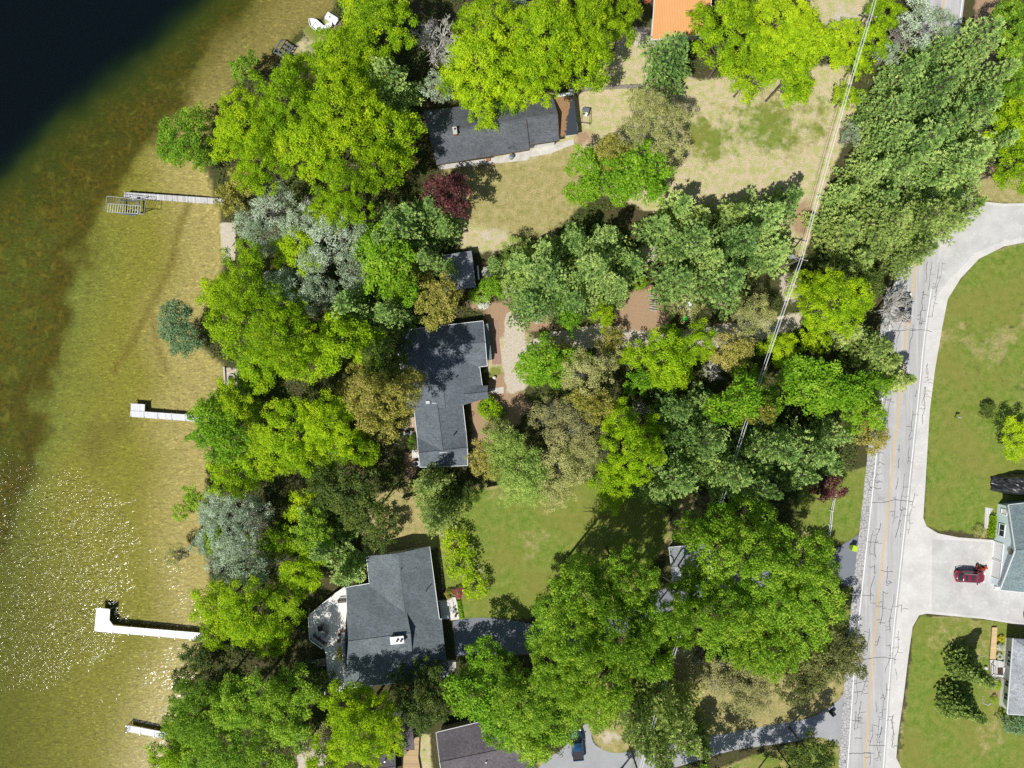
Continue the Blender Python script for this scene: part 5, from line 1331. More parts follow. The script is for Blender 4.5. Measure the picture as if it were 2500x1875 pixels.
# --- half hidden garage
h11 = house_at('hidden_garage', 'pale-roofed garage mostly hidden under the green tree crowns', 'garage', 1685, 1385)
gable(h11, (1634, 1337), (1730, 1328), (1742, 1425), (1646, 1434), (1640, 1386), (1736, 1377), 2.5, 3.5, M['roof7'], M['wall_white'])

# ------------------------------------------------------------------ docks
def dock(lab, polys, mt, z=0.32, posts=(), th=0.12, postm='alu', extra=None):
    c = sum((P(x, y, z) for x, y in polys[0]), Vector()) / len(polys[0])
    o = thing('dock', lab, 'dock', (c.x, c.y, 0), 0, None)
    m = MB(o.location)
    for pl_ in polys: m.prism([tuple(P(x, y, z)[:2]) for x, y in pl_], z - th, z)
    m.build('decking', mt, o)
    for x, y in posts:
        q = P(x, y, z); m = MB(o.location); m.cyl(q, .045, -1.6, z + .25, 8); m.build('post', M[postm], o)
    return o
def seams(o, lines, z, mt='alu_dark'):
    m = MB(o.location)
    for a, b in lines: m.bar(P(*a, z + .004), P(*b, z + .004), .035, .012)
    m.build('seam', M[mt], o)
def quadlist(x0, y0t, y0b, x1, y1t, y1b, n, gap=0.5):
    out = []
    for k in range(n):
        a = k / n; b = (k + 1) / n; g_ = gap / (x1 - x0) / 2
        a += g_; b -= g_
        f = lambda u, p, q: p + (q - p) * u
        out.append([(f(a, x0, x1), f(a, y0t, y1t)), (f(b, x0, x1), f(b, y0t, y1t)), (f(b, x0, x1), f(b, y0b, y1b)), (f(a, x0, x1), f(a, y0b, y1b))])
    return out
d1 = dock('weathered grey plank dock reaching past the boat lift', quadlist(303, 469, 482.5, 545, 485, 500, 96, 0.35), M['dock_grey'], .4, [(x, 469 + (x - 303) * .066 + s_) for x in (306, 340, 380, 420, 460, 500) for s_ in (0.8, 13.2)], .06)
m = MB(d1.location)
for yy in (2.0, 12.0): m.bar(P(303, 469 + yy, .29), P(545, 485 + yy, .29), .08, .12)
m.build('stringer', M['wood_grey'], d1)
d2 = dock('short white L-shaped dock of slatted panels', quadlist(318, 1002.5, 1017.5, 485, 1014, 1030, 5, .9) + [[(319.5, 985), (353.5, 987), (353, 1004), (319, 1001.8)]], M['dock_white'], .5, [(319, 985), (353, 987), (319, 1017), (352, 1019.5), (386, 1022), (420, 1024.5), (453, 1027), (353, 1004), (386, 1007), (420, 1009), (453, 1011.5)])
d3 = dock('long white L-shaped dock of smooth panels with wide end platform', [[(235.5, 1484), (268.5, 1487), (267, 1514.5), (276.3, 1527), (275, 1545), (230, 1541)]] + quadlist(276, 1527.4, 1545.2, 500, 1546, 1563.5, 6, .5), M['dock_panel'], .65, [(236, 1484.5), (268, 1487.5), (231, 1541), (275, 1545), (315, 1549), (353, 1552), (390, 1555.5), (428, 1558), (466, 1561), (315, 1530.5), (353, 1534), (390, 1537), (428, 1540), (466, 1543)])
seams(d3, [((276, 1527), (275, 1545)), ((236, 1513), (268, 1514.5)), ((252, 1486), (251, 1513))], .65)
d4_ = dock('stubby white dock with black ladder, mostly under trees', quadlist(309.5, 1770.5, 1786.5, 445, 1795, 1811, 4, .5), M['dock_white'], .5, [(310, 1771), (343, 1776), (377, 1782), (310, 1786), (343, 1792), (377, 1798)])
m = MB(d4_.location)
for dy in (1776, 1782): q = P(311, dy, .5); m.tube([q + Vector((0.3, 0, 0)), q + Vector((.25, 0, .6)), q + Vector((-.15, 0, .6)), q + Vector((-.25, 0, -.9))], .035, 6)
for k in range(3): m.bar(P(309, 1776, .25 - .3 * k), P(309, 1782, .25 - .3 * k), .07)
m.build('ladder', M['black'], d4_)

# boat lift beside dock 1
c = P(305, 502, 0); bl = thing('boat_lift', 'empty aluminium boat lift with bare canopy hoops beside the weathered dock', 'boat lift', (c.x, c.y, 0))
def Z_(x, y, z): return P(230 + x / 11.06, 440 + y / 11.06, z) - bl.location
zc_ = 2.5
m = MB()
m.tube([Z_(*p, zc_ - .3) for p in ((345, 445), (370, 432), (1370, 535), (1380, 560), (1345, 905), (1320, 918), (345, 855), (318, 820), (330, 470), (345, 445))], .045, 6)
m.tube([Z_(360, 628, zc_), Z_(1250, 690, zc_)], .05, 6)
for k in range(14):
    u = k / 13; x = 380 + u * 870
    a = Z_(x + 8, 436 + u * 100, zc_ - .3); b = Z_(x + 4, 630 + u * 58, zc_ + .05); d = Z_(x - 20, 860 + u * 48, zc_ - .3)
    m.tube([a, b, d], .022, 5)
m.build('canopy_frame', M['alu'], bl)
m = MB()
for p in ((690, 520), (1180, 530), (700, 880), (1170, 905)):
    m.tube([Z_(*p, -1.3), Z_(*p, zc_ - .3)], .06, 6)
m.build('post', M['alu'], bl)
m = MB()
m.bar(Z_(700, 545, .45), Z_(1180, 560, .45), .12); m.bar(Z_(700, 905, .45), Z_(1170, 925, .45), .12)
m.bar(Z_(700, 540, .3), Z_(700, 905, .3), .14); m.bar(Z_(1190, 520, .3), Z_(1190, 905, .3), .3, .14)
m.bar(Z_(730, 910, .8), Z_(1140, 955, .8), .1)
m.build('cradle', M['alu_dark'], bl)
m = MB(); q = Z_(1065, 540, 1.2); m.tube([q, q + Vector((0, .2, 0))], .26, 16); m.build('winch_wheel', M['alu'], bl)
# dark lift frame on the shore
c = P(683, 118, 0); lf = thing('lift_frame', 'dark metal dock lift frame standing at the wooded waterline', 'metal frame', (c.x, c.y, 0))
def Y_(x, y, z): return P(625 + x / 3.538, y / 3.538, z) - lf.location
m = MB()
Q4 = [(215, 345), (320, 405), (255, 505), (152, 450)]
for i in range(4): m.bar(Y_(*Q4[i], .9), Y_(*Q4[(i + 1) % 4], .9), .16)
for u in (.33, .66): 
    a = [Q4[0][k] + (Q4[3][k] - Q4[0][k]) * u for k in (0, 1)]; b = [Q4[1][k] + (Q4[2][k] - Q4[1][k]) * u for k in (0, 1)]; m.bar(Y_(*a, .9), Y_(*b, .9), .12)
for u in (.3, .6, .85):
    a = [Q4[0][k] + (Q4[1][k] - Q4[0][k]) * u for k in (0, 1)]; b = [Q4[3][k] + (Q4[2][k] - Q4[3][k]) * u for k in (0, 1)]; m.bar(Y_(*a, .82), Y_(*b, .82), .09)
m.build('frame', M['alu_dark'], lf)
for q in Q4: m = MB(); m.tube([Y_(*q, -1), Y_(*q, 1.2)], .06, 6); m.build('leg', M['alu_dark'], lf)

# boats
def rowboat(px, py, L, W, ang, lab, mt='white', z=0.15):
    c = P(px, py, z); o = thing('small_boat', lab, 'boat', (c.x, c.y, z), ang, 'white boats pulled up on the shore')
    m = MB(); n = 9; ringN = []
    for i in range(n):
        u = i / (n - 1); x = (u - .5) * L; w = W / 2 * (min(1, (1 - u) * 2.6) ** 0.6 if u > .6 else 1.0)
        w = max(w, .03)
        for s_, zz, f in ((-1, .5, 1), (-1, .08, .75), (1, .08, .75), (1, .5, 1)): ringN.append((x, s_ * w * f, zz + .1 * u))
    fs = [(i * 4 + k, i * 4 + k + 1, i * 4 + k + 5, i * 4 + k + 4) for i in range(n - 1) for k in range(3)] + [(0, 1, 2, 3)]
    fs += [tuple(reversed(f)) for f in fs[:0]]
    m.add(ringN, fs); h = m.build('hull', M[mt], o)
    sd_ = h.modifiers.new('thick', 'SOLIDIFY'); sd_.thickness = .06
    for u in (-.25, .12):
        m = MB(); m.box(u * L - .12, u * L + .12, -W / 2 * .85, W / 2 * .85, .36, .4); m.build('seat', M[mt], o)
    return o
rowboat(771, 63, 2.6, 1.5, math.radians(140), 'white fishing boat at the grassy waterline, closest to the water')
c = P(811, 48); o = thing('beached_raft', 'flat white swim raft lying on the grass by the shore trees', 'raft', (c.x, c.y, 0), math.radians(-33))
m = MB(); m.box(-1.05, 1.05, -.6, .6, .32, .4); m.build('decking', M['dock_panel'], o)
for s_ in (-1, 1): m = MB(); m.tube([(-1.0, .38 * s_, .16), (1.0, .38 * s_, .16)], .15, 10); m.build('float', M['alu'], o)
rowboat(803, 68, 1.6, .9, math.radians(40), 'little white dinghy below the flat swim raft')
chair(852, 33, 0, .8, 'upper white garden chair by the shore trees', 'white garden chairs by the shore', 'white', 1.2); chair(857, 25, 0, 2.2, 'topmost white garden chair by the shore trees', 'white garden chairs by the shore', 'white', 1.2)

# ------------------------------------------------------------------ vehicles
def car_paint(name, c): return mat_plain(name, c, 0.22, 0.04, 1.0, 0.6, 0.3, 0.8)
def vehicle(px, py, ang, lab, paint, L=4.7, W=1.88, Ht=1.7, kind='suv', name='parked_car', z=0.03, cat='car'):
    c = P(px, py, 0); o = thing(name, lab, cat, (c.x, c.y, z), ang)
    # +x is the nose
    def loop(zz, l0, l1, w, n=28, ex=3.6, nose=1.0):
        out = []
        for k in range(n):
            a = 2 * math.pi * k / n; cx, sx = math.cos(a), math.sin(a)
            x = math.copysign(abs(cx) ** (2 / ex), cx); y = math.copysign(abs(sx) ** (2 / ex), sx)
            xx = (l0 + l1) / 2 + (l1 - l0) / 2 * x
            y *= 1 - 0.10 * max(0, x) ** 4 * nose
            out.append((xx, y * w / 2, zz))
        return out
    def loft(loops, cap=True):
        m = MB(); n = len(loops[0]); vs = [v for l in loops for v in l]
        fs = [(i * n + k, i * n + (k + 1) % n, (i + 1) * n + (k + 1) % n, (i + 1) * n + k) for i in range(len(loops) - 1) for k in range(n)]
        if cap: fs.append(tuple((len(loops) - 1) * n + k for k in range(n))); fs.append(tuple(reversed(range(n))))
        m.add(vs, fs); return m
    h = L / 2
    body = loft([loop(.22, -h + .12, h - .1, W * .93), loop(.4, -h + .02, h, W), loop(.68, -h, h - .03, W), loop(.86, -h + .06, h - .18, W * .97), loop(.95, -h + .16, h - .42, W * .9)])
    ob = body.build('body', paint, o, True)
    md = ob.modifiers.new('edge', 'EDGE_SPLIT'); md.split_angle = math.radians(50)
    if kind == 'pickup': g0, g1, t0, t1 = -h + 1.7, h - 1.15, -h + 1.95, h - 1.8
    else: g0, g1, t0, t1 = -h + .22, h - 1.05, -h + .62, h - 1.85
    cab = loft([loop(.955, g0, g1, W * .88, ex=4, nose=0), loop(1.2, g0 + .1, g1 - .3, W * .82, ex=4, nose=0), loop(Ht - .07, t0, t1, W * .7, ex=4.5, nose=0)])
    og = cab.build('window', M['glass'], o, True); og.modifiers.new('edge', 'EDGE_SPLIT').split_angle = math.radians(50)
    rf = loft([loop(Ht - .08, t0 - .04, t1 + .05, W * .72, ex=5, nose=0), loop(Ht, t0 + .04, t1 - .06, W * .66, ex=5, nose=0)])
    orf = rf.build('roof', paint, o, True); orf.modifiers.new('edge', 'EDGE_SPLIT').split_angle = math.radians(50)
    # pillars
    m = MB()
    for sy in (-1, 1):
        for xa, xb in ((g1 - .02, t1), (g0 + .02, t0), ((g0 + g1) / 2 - .1, (t0 + t1) / 2 - .05)):
            m.bar((xa, sy * W * .435, .93), (xb, sy * W * .345, Ht - .06), .09, .06)
    m.build('pillar', paint, o)
    if kind == 'suv':
        m = MB()
        for x in (-.05, .95): m.box(x + (t0 + t1) / 2 - .75, x + (t0 + t1) / 2 - .3, -W * .25, W * .25, Ht + .001, Ht + .014)
        m.build('sunroof', M['glass'], orf)
        m = MB()
        for sy in (-1, 1): m.bar((t0 + .1, sy * W * .33, Ht + .04), (t1 - .1, sy * W * .33, Ht + .04), .045)
        m.build('roof_rail', M['alu'], orf)
    if kind == 'pickup':
        m = MB(); m.box(-h + .2, -h + 1.6, -W * .40, W * .40, .951, .956); m.build('truck_bed', M['black'], o)
        m = MB()
        for sy in (-1, 1): m.box(-h + .15, -h + 1.65, sy * W * .43 - .05, sy * W * .43 + .05, .94, 1.08)
        m.box(-h + .1, -h + .19, -W * .43, W * .43, .94, 1.08); m.build('bed_rail', paint, o)
    for sx in (-1, 1):
        for sy in (-1, 1):
            m = MB(); x = sx * (h - .88); y = sy * W * .46
            m.tube([(x, y - .11, .33), (x, y + .11, .33)], .34, 18); wv = m.build('wheel', M['tyre'], o)
            m = MB(); m.tube([(x, y + sy * .11, .33), (x, y + sy * .125, .33)], .2, 12); m.build('rim', M['alu'], wv)
    for sy in (-1, 1):
        m = MB(); m.obox((h - .2, sy * W * .36), (1, -.5 * sy), .13, .12, .66, .80); m.build('headlight', M['white'], o)
        m = MB(); m.obox((-h + .1, sy * W * .38), (1, 0), .07, .15, .74, .93); m.build('tail_light', M['red_lens'], o)
        m = MB(); m.obox((g1 - .35, sy * (W * .5 + .06)), (.3, 1 * sy), .11, .07, .96, 1.12); m.build('mirror', paint, o)
    return o
M['red_lens'] = mat_plain('red_lens', (0.45, 0.02, 0.02), 0.2, 0.1)
vehicle(2361, 1405, math.radians(-4), 'dark red wagon parked nose to the pale blue garage', car_paint('dark_red_paint', (0.30, 0.02, 0.05)), name='parked_car')
vehicle(2203, 752, math.radians(85), 'dark car on the road under the bare-branched tree', car_paint('charcoal_paint', (0.03, 0.035, 0.04)), kind='sedan', Ht=1.5, name='moving_car', z=.04)
vehicle(1408, 1812, math.radians(95), 'blue pickup parked on the grey drive half under a tree', car_paint('deep_blue_paint', (0.015, 0.07, 0.15)), L=5.0, kind='pickup', Ht=1.75, name='pickup_truck', cat='pickup')
vehicle(2531, 1502, math.radians(-88 + 90), 'dark maroon car cut by the picture edge on the apron', car_paint('maroon_paint', (0.10, 0.02, 0.03)), kind='sedan', Ht=1.5, name='parked_car')
# little red garden tractor in front of the wagon
c = P(2388, 1386); o = thing('garden_tractor', 'small red garden tractor with attachments beside the dark red wagon', 'tractor', (c.x, c.y, .03), math.radians(-20))
m = MB(); m.box(-.1, .6, -.22, .22, .35, .75); m.box(-.6, -.1, -.35, .35, .35, .5); m.build('body', M['red_machine'] if 'red_machine' in M else car_paint('red_machine', (0.5, 0.06, 0.03)), o)
m = MB(); m.box(-.5, -.15, -.2, .2, .52, .62); m.box(-.55, -.46, -.2, .2, .6, .95); m.build('seat', M['black'], o)
m = MB(); m.tube([(0, 0, .7), (-.08, 0, .95)], .02, 5); m.tube([(-.08 + .0, .15 * math.cos(a), .95 + .05 * math.sin(a)) for a in [k * math.pi / 4 for k in range(9)]], .018, 5); m.build('steering_wheel', M['black'], o)
for x, r_ in ((-.4, .24), (.45, .16)):
    for sy in (-1, 1): m = MB(); m.tube([(x, sy * .38 - .08, r_), (x, sy * .38 + .08, r_)], r_, 14); m.build('wheel', M['tyre'], o)
c = P(2404, 1385); o = thing('push_mower', 'orange push mower with black bag by the garden tractor', 'mower', (c.x, c.y, .03), math.radians(20))
m = MB(); m.box(-.28, .28, -.26, .26, .1, .25); m.cyl((0, 0), .14, .25, .42, 12); m.build('body', car_paint('orange_machine', (0.5, 0.12, 0.03)), o)
m = MB(); m.tube([(-.25, -.22, .2), (-1.0, -.25, .95), (-1.0, .25, .95), (-.25, .22, .2)], .02, 5); m.build('handle', M['black'], o)
m = MB(); m.box(-.62, -.3, -.22, .22, .22, .5); m.build('bag', M['black'], o)
for x in (-.25, .25):
    for sy in (-1, 1): m = MB(); m.tube([(x, sy * .3 - .03, .1), (x, sy * .3 + .03, .1)], .1, 10); m.build('wheel', M['tyre'], o)
# trailer under black tarp
c = P(2480, 1182); o = thing('covered_trailer', 'long load under crumpled black tarp beside the pale blue house', 'trailer', (c.x, c.y, 0))
rng = np.random.default_rng(4); nxx, nyy = 40, 22
vs = []; 
for j in range(nyy):
    for i in range(nxx):
        u, v = i / (nxx - 1), j / (nyy - 1)
        px_ = 2430 + u * 190; py_ = 1157 + v * 52 + 8 * (v > .6) * (v - .6)
        if u < .25: py_ = 1178 + (py_ - 1178) * (0.62 + 1.5 * u)
        hh = 1.9 * min(1, math.sin(math.pi * min(max(v, 0.0), 1.0)) * 2.2) * min(1, .15 + u * 3.2) + .12 * rng.normal() * (0 < v < 1)
        w_ = P(px_, py_, 1.2); vs.append((w_.x - c.x, w_.y - c.y, max(.03, hh)))
fs = [(j * nxx + i, (j + 1) * nxx + i, (j + 1) * nxx + i + 1, j * nxx + i + 1) for j in range(nyy - 1) for i in range(nxx - 1)]
m = MB(); m.add(vs, fs); M['tarp'] = mat_plain('black_tarp', (0.03, 0.032, 0.035), 0.35, 0.4, 1.5, 0.5); m.build('tarp', M['tarp'], o)
for dx in (1.5, 3.5): m = MB(); m.tube([(dx, -1.75, .33), (dx, -1.55, .33)], .33, 14); m.build('wheel', M['tyre'], o)

# ------------------------------------------------------------------ bins, mailboxes, signs, fences
def wheelie(px, py, ang, lab, col, s=1.0, z=0.02):
    c = P(px, py); o = thing('wheeled_bin', lab, 'bin', (c.x, c.y, z), ang); o.scale = (s, s, s)
    mt = mat_plain('bin_plastic_' + lab.split()[0], col, .4, .06)
    m = MB(); q0 = [(-.26, -.3), (.26, -.3), (.26, .28), (-.26, .28)]; q1 = [(-.31, -.36), (.31, -.36), (.31, .36), (-.31, .36)]
    m.add([(x, y, .06) for x, y in q0] + [(x, y, 1.0) for x, y in q1], [(0, 1, 5, 4), (1, 2, 6, 5), (2, 3, 7, 6), (3, 0, 4, 7), (3, 2, 1, 0)]); m.build('body', mt, o)
    m = MB(); m.box(-.34, .34, -.39, .39, 1.005, 1.06); m.build('lid', mt, o)
    m = MB(); m.tube([(-.28, .42, .98), (.28, .42, .98)], .025, 6); m.build('handle', M['black'], o)
    for sx in (-1, 1): m = MB(); m.tube([(sx * .3 - .03, .26, .12), (sx * .3 + .03, .26, .12)], .12, 10); m.build('wheel', M['tyre'], o)
wheelie(1669, 780, .1, 'bright green bin standing in tree shadow below the clearing', (0.03, 0.42, 0.04), .95)
wheelie(2078, 1335, -.35, 'lime green bin on the dark drive by the road', (0.42, 0.62, 0.03), 1.15)
c = P(1681, 746); m = MB(); m.obox(c, (1, .05), .24, .5, .02, .95); o = tag(m.build('utility_box', M['white']), 'pale utility box on the gravel edge above the green bin', 'utility box')
def mailbox(px, py, ang, lab, mt='black', n=1, hgt=1.1):
    c = P(px, py); o = thing('mailbox', lab, 'mailbox', (c.x, c.y, 0), ang)
    m = MB(); m.box(-.05, .05, -.05, .05, -.1, hgt); m.build('post', M['wood_dark'], o)
    m = MB(); m.box(-.12, .12, -.3, .3, hgt, hgt + .15); m.tube([(0, -.3, hgt + .15), (0, .3, hgt + .15)], .12, 12); m.build('box', M[mt], o)
mailbox(2026, 1729, .5, 'black mailbox where the grey drive meets the road')
m = MB(); c = P(2029, 1738); m.obox(c, (.8, .6), .35, .28, .02, .9); tag(m.build('trash_can', M['black']), 'squat black trash can below the black mailbox', 'bin')
mailbox(2330, 1018, 1.5, 'small post-mounted box on the lawn beyond the road', 'alu')
c = P(2422, 30); o = thing('yard_sign', 'white rectangular sign on a dark post by the upper road', 'sign', (c.x, c.y, 0), .35)
m = MB(); m.box(-.04, .04, -.04, .04, 0, 1.4); m.box(-.04, .6, -.03, .03, 1.35, 1.42); m.build('post', M['wood_dark'], o)
m = MB(); m.add([(.0, -.06, .7), (.6, -.06, .7), (.7, .28, 1.3), (.0, .28, 1.3)], [(0, 1, 2, 3)]); m.box(0, .65, -.25, .25, 1.43, 1.47); m.build('board', M['white'], o)
# white two-rail fence
def rail_fence(lab, pts, mt, hgt=1.1, rails=(.45, .95), step=2.4, cat='fence', nm='rail_fence', panel=None):
    a0 = P(*pts[0]); o = thing(nm, lab, cat, (a0.x, a0.y, 0))
    for i in range(len(pts) - 1):
        a, b = P(*pts[i]) - a0, P(*pts[i + 1]) - a0
        n = max(1, round((b - a).length / step))
        for k in range(n + 1):
            if i > 0 and k == 0: continue
            q = a.lerp(b, k / n); m = MB(); m.box(q.x - .07, q.x + .07, q.y - .07, q.y + .07, -.1, hgt); m.build('post', M[mt], o)
        m = MB()
        for z in rails: m.bar(a + Vector((0, 0, z)), b + Vector((0, 0, z)), .06, .14)
        m.build('rail', M[mt], o)
        if panel:
            m = MB(); L_ = (b - a).length; nn = int(L_ / .14); d_ = (b - a).normalized()
            for k in range(nn): q = a.lerp(b, (k + .5) / nn); m.obox(q, d_, .055, .02, .05, hgt - .1)
            m.build('pickets', M[panel], o)
    return o
rail_fence('white two-rail fence on the verge under the dark red tree', [(2034, 1205), (2026, 1245), (2023, 1280), (2019, 1308)], 'white')
rail_fence('grey board fence along the top of the dry field', [(1388, 226), (1425, 222), (1495, 218), (1570, 214)], 'wood_grey', 1.3, (.3, 1.1), 2.4, panel='stone')
rail_fence('low wooden picket fence above the big lawn', [(1190, 1187), (1218, 1182), (1235, 1179)], 'wood_dark', 1.2, (.3, 1.0), 1.6, panel='wood_dark')
rail_fence('short dark picket fence behind the yellowish side lawn', [(985, 1213), (1015, 1208)], 'wood_dark', 1.2, (.3, 1.0), 1.6, panel='wood_dark')
m = MB(); m.bar(P(1577, 219, .1), P(1634, 211, .1), .22, .2); m.bar(P(1577, 219, .1), P(1578, 230, .1), .22, .2); tag(m.build('garden_edging', M['wood_grey']), 'grey timber edging below the dark juniper', 'edging')
# shore walls
def wall_run(lab, pts, z0, z1, w_, mt, nm='retaining_wall'):
    m = MB()
    for i in range(len(pts) - 1):
        a, b = P(*pts[i]), P(*pts[i + 1]); c_ = (a + b) / 2; d_ = b - a; m.obox(c_, (d_.x, d_.y), d_.length / 2, w_ / 2, z0, z1 + .003 * i)
    return tag(m.build(nm, M[mt]), lab, 'wall')
wall_run('low pale seawall below the sandy gap under silver trees', [(541, 641), (573, 640)], -.6, .35, .2, 'wood_dark')
wall_run('pale concrete seawall beside the fire ring', [(548, 896), (550, 938)], -.6, .25, .25, 'concrete')
# fire ring of stones with embers bowl
c = P(566, 923); o = thing('fire_ring', 'round stone fire ring by the pale seawall', 'fire pit', (c.x, c.y, 0))
m = MB()
for k in range(12):
    a = k * math.pi / 6; m.obox((.55 * math.cos(a), .55 * math.sin(a)), (-math.sin(a), math.cos(a)), .13, .1, 0, .28 + .02 * (k % 3))
m.build('stone', M['stone'], o)
m = MB(); m.cyl((0, 0), .42, .0, .12, 16, .3); m.build('fire_bowl', M['black'], o)
c = P(578, 926); m = MB(); m.cyl(c, .14, 0, .4, 10, .17); tag(m.build('orange_bucket', M['red_tint']), 'small orange bucket beside the stone fire ring', 'bucket')
ring('sunken_tyre', 500, 239, .42, .14, -.75, M['tyre'], 'dark round tyre on the lake bed near the upper shore', 'tyre')
# log pile
c = P(1595, 734); rl = random.Random(8)
for k in range(9):
    m = MB(); y = (4 - k) * .38; q = c + Vector((rl.uniform(-.1, .1), y, 0)); a = rl.uniform(-.25, .25)
    d_ = Vector((math.cos(a), math.sin(a), 0)) * .6
    m.tube([q - d_ + Vector((0, 0, .15)), q + d_ + Vector((0, 0, .15))], .14, 9)
    tag(m.build('cut_log', M['bark_pale']), 'pale cut log, ' + ORD[k] + ' from the top of the clearing log row', 'log', 'cut logs laid in a row in the clearing')
# metal frame table beside the annex
c = P(1428, 287); o = thing('metal_rack', 'black metal rack with grey top beside the leaf-strewn annex', 'rack', (c.x, c.y, 0), math.radians(-10))
m = MB()
for a, b in (((-.6, 1.2), (.5, 1.3)), ((-.6, 1.2), (-.6, -1.2)), ((.5, 1.3), (.9, -1.1)), ((-.6, -1.2), (.9, -1.1)), ((-.6, .2), (.6, .3))): m.bar((*a, .75), (*b, .75), .06)
for q in ((-.6, 1.2), (.5, 1.3), (-.6, -1.2), (.9, -1.1)): m.bar((*q, 0), (*q, .75), .06)
m.build('frame', M['black'], o)
m = MB(); m.box(-.55, .45, .55, 1.25, .79, .83); m.build('top', M['alu_dark'], o)
c = P(1430, 285); m = MB(); m.obox(c, (.5, 1), .32, .16, .8, .95); tag(m.build('white_sack', M['white']), 'white sack lying on the black metal rack', 'sack')
# satellite-like white lamp, lawn balls
for (x, y, r_, lab, nm, cat) in ((2405, 1629, .28, 'white round ball on the pebble-ringed bed', 'garden_ball', 'ball'), (1207, 922, .3, 'pale round stone on the grass by the L-shaped house', 'boulder', 'stone')):
    c = P(x, y); bm = bmesh.new(); bmesh.ops.create_icosphere(bm, subdivisions=3, radius=r_)
    me = bpy.data.meshes.new(nm); bm.to_mesh(me); bm.free(); me.materials.append(M['concrete_white']); me.polygons.foreach_set('use_smooth', [True] * len(me.polygons))
    o = link(bpy.data.objects.new(nm, me)); o.location = (c.x, c.y, r_ * .85); tag(o, lab, cat)
# edging stones around the beds
rs = random.Random(2); m = MB()
bmp = bmesh.new(); bmesh.ops.create_icosphere(bmp, subdivisions=1, radius=1); sv = [v.co.copy() for v in bmp.verts]; sf = [tuple(v.index for v in f.verts) for f in bmp.faces]; bmp.free()
def stones(pts, rad, n, px_j=1.5):
    pl = catmull(pts, 8)
    for k in range(n):
        q = pl[int(k / n * (len(pl) - 1))]; c = P(q[0] + rs.uniform(-px_j, px_j), q[1] + rs.uniform(-px_j, px_j)); r_ = rad * rs.uniform(.6, 1.3)
        m.add([c + Vector((v.x * r_, v.y * r_ * rs.uniform(.7, 1), v.z * r_ * .7 + r_ * .3)) for v in sv], sf)
stones([(2382, 1625), (2388, 1608), (2405, 1600)], .12, 12, .8); stones([(2400, 1700), (2400, 1715), (2412, 1720), (2420, 1716)], .12, 12, .8)
stones([(1075, 1362), (1078, 1390), (1082, 1440)], .13, 18); stones([(1118, 1318), (1126, 1338), (1136, 1352)], .15, 22, 3); stones([(1155, 1383), (1140, 1400), (1132, 1408)], .15, 26, 4); stones([(1168, 1380), (1180, 1405), (1192, 1425), (1188, 1436)], .15, 24, 2)
stones([(1660, 222), (1670, 240), (1650, 232)], .16, 20, 8); stones([(1090, 1300), (1075, 1310)], .15, 6)
o = m.build('edging_pebbles', M['stone']); o['kind'] = 'stuff'
# blossoms / small shrubs and hedges
SHR = [('yellow', 1112, 1322, 29, 'bright bush, topmost of three along the stone bed'), ('yellow', 1124, 1373, 33, 'bright bush, middle of three along the stone bed'), ('yellow', 1160, 1428, 29, 'bright bush, lowest of three along the stone bed'),
 ('pinkred', 1120, 1446, 14, 'pink-red round shrub by the front porch'), ('olive', 1096, 1451, 12, 'small olive round shrub beside the pink-red shrub'),
 ('dark', 2412, 1003, 20, 'lone dark round shrub on the lawn beyond the road'), ('gold', 2444, 1560, 8, 'small golden shrub at the top of the flower bed'),
 ('yellow', 2434, 1672, 11, 'small yellowish shrub below the grey porch'), ('yellow', 2428, 1707, 9, 'small bright shrub in the lower pebble bed'),
 ('bluegreen', 2470, 1760, 24, 'dark blue-green bush below the hip-roofed house, at its corner'), ('bluegreen', 2500, 1765, 22, 'blue-green bush below the hip-roofed house, at the picture edge'),
 ('blossom', 1190, 665, 14, 'white flowering bush roadward of the small grey shed'), ('blossom', 1180, 738, 17, 'white flowering bush above the gravel path end'), ('blossom', 1245, 715, 16, 'white flowering bush beside the orange leaf path'), ('blossom', 1310, 775, 15, 'white flowering bush under the pine edge'), ('blossom', 1335, 760, 13, 'small white flowering bush closest to the pine edge'),
 ('blossom', 2442, 1580, 9, 'white flowers in the upper part of the bed by the ramp'), ('blossom', 2440, 1603, 8, 'white flowers in the lower part of the bed by the ramp'),
 ('dark', 1010, 1080, 18, 'dark bush beside the covered grill'), ('fresh', 1006, 1072, 12, 'fresh green bush by the covered grill'), ('green', 1220, 1008, 16, 'low green bush on the soil by the L-shaped house'), ('yellow', 1195, 1000, 24, 'bright green bush below the gravel path fork'),
 ('khaki', 2392, 1300, 16, 'spiky straw-coloured plant at the corner of the blue house'), ('green', 2100, 235, 16, 'small green shrub at the foot of the power line'), ('green', 1150, 1218, 14, 'small round bush under the trees above the lawn')]
for kind, x, y, r_, lab in SHR:
    cm, tm, R_, zc2 = get_tpl(kind, 1.2, 0); s_ = r_ * S / R_ * (1.2 if r_ > 20 else 1.0); p = P(x, y, .7 * s_ * 1.2)
    o = thing('garden_bush' if kind != 'blossom' else 'flowering_bush', lab, 'bush', (p.x, p.y, 0), rt.uniform(0, 6.28))
    cc = link(bpy.data.objects.new('foliage', cm), o); cc.location = (0, 0, .75 * s_ * 1.1); cc.scale = (s_ * 1.05, s_ * 1.05, s_)
    tt = link(bpy.data.objects.new('stem', tm), o); tt.scale = (s_ * .8, s_ * .8, s_ * .6)
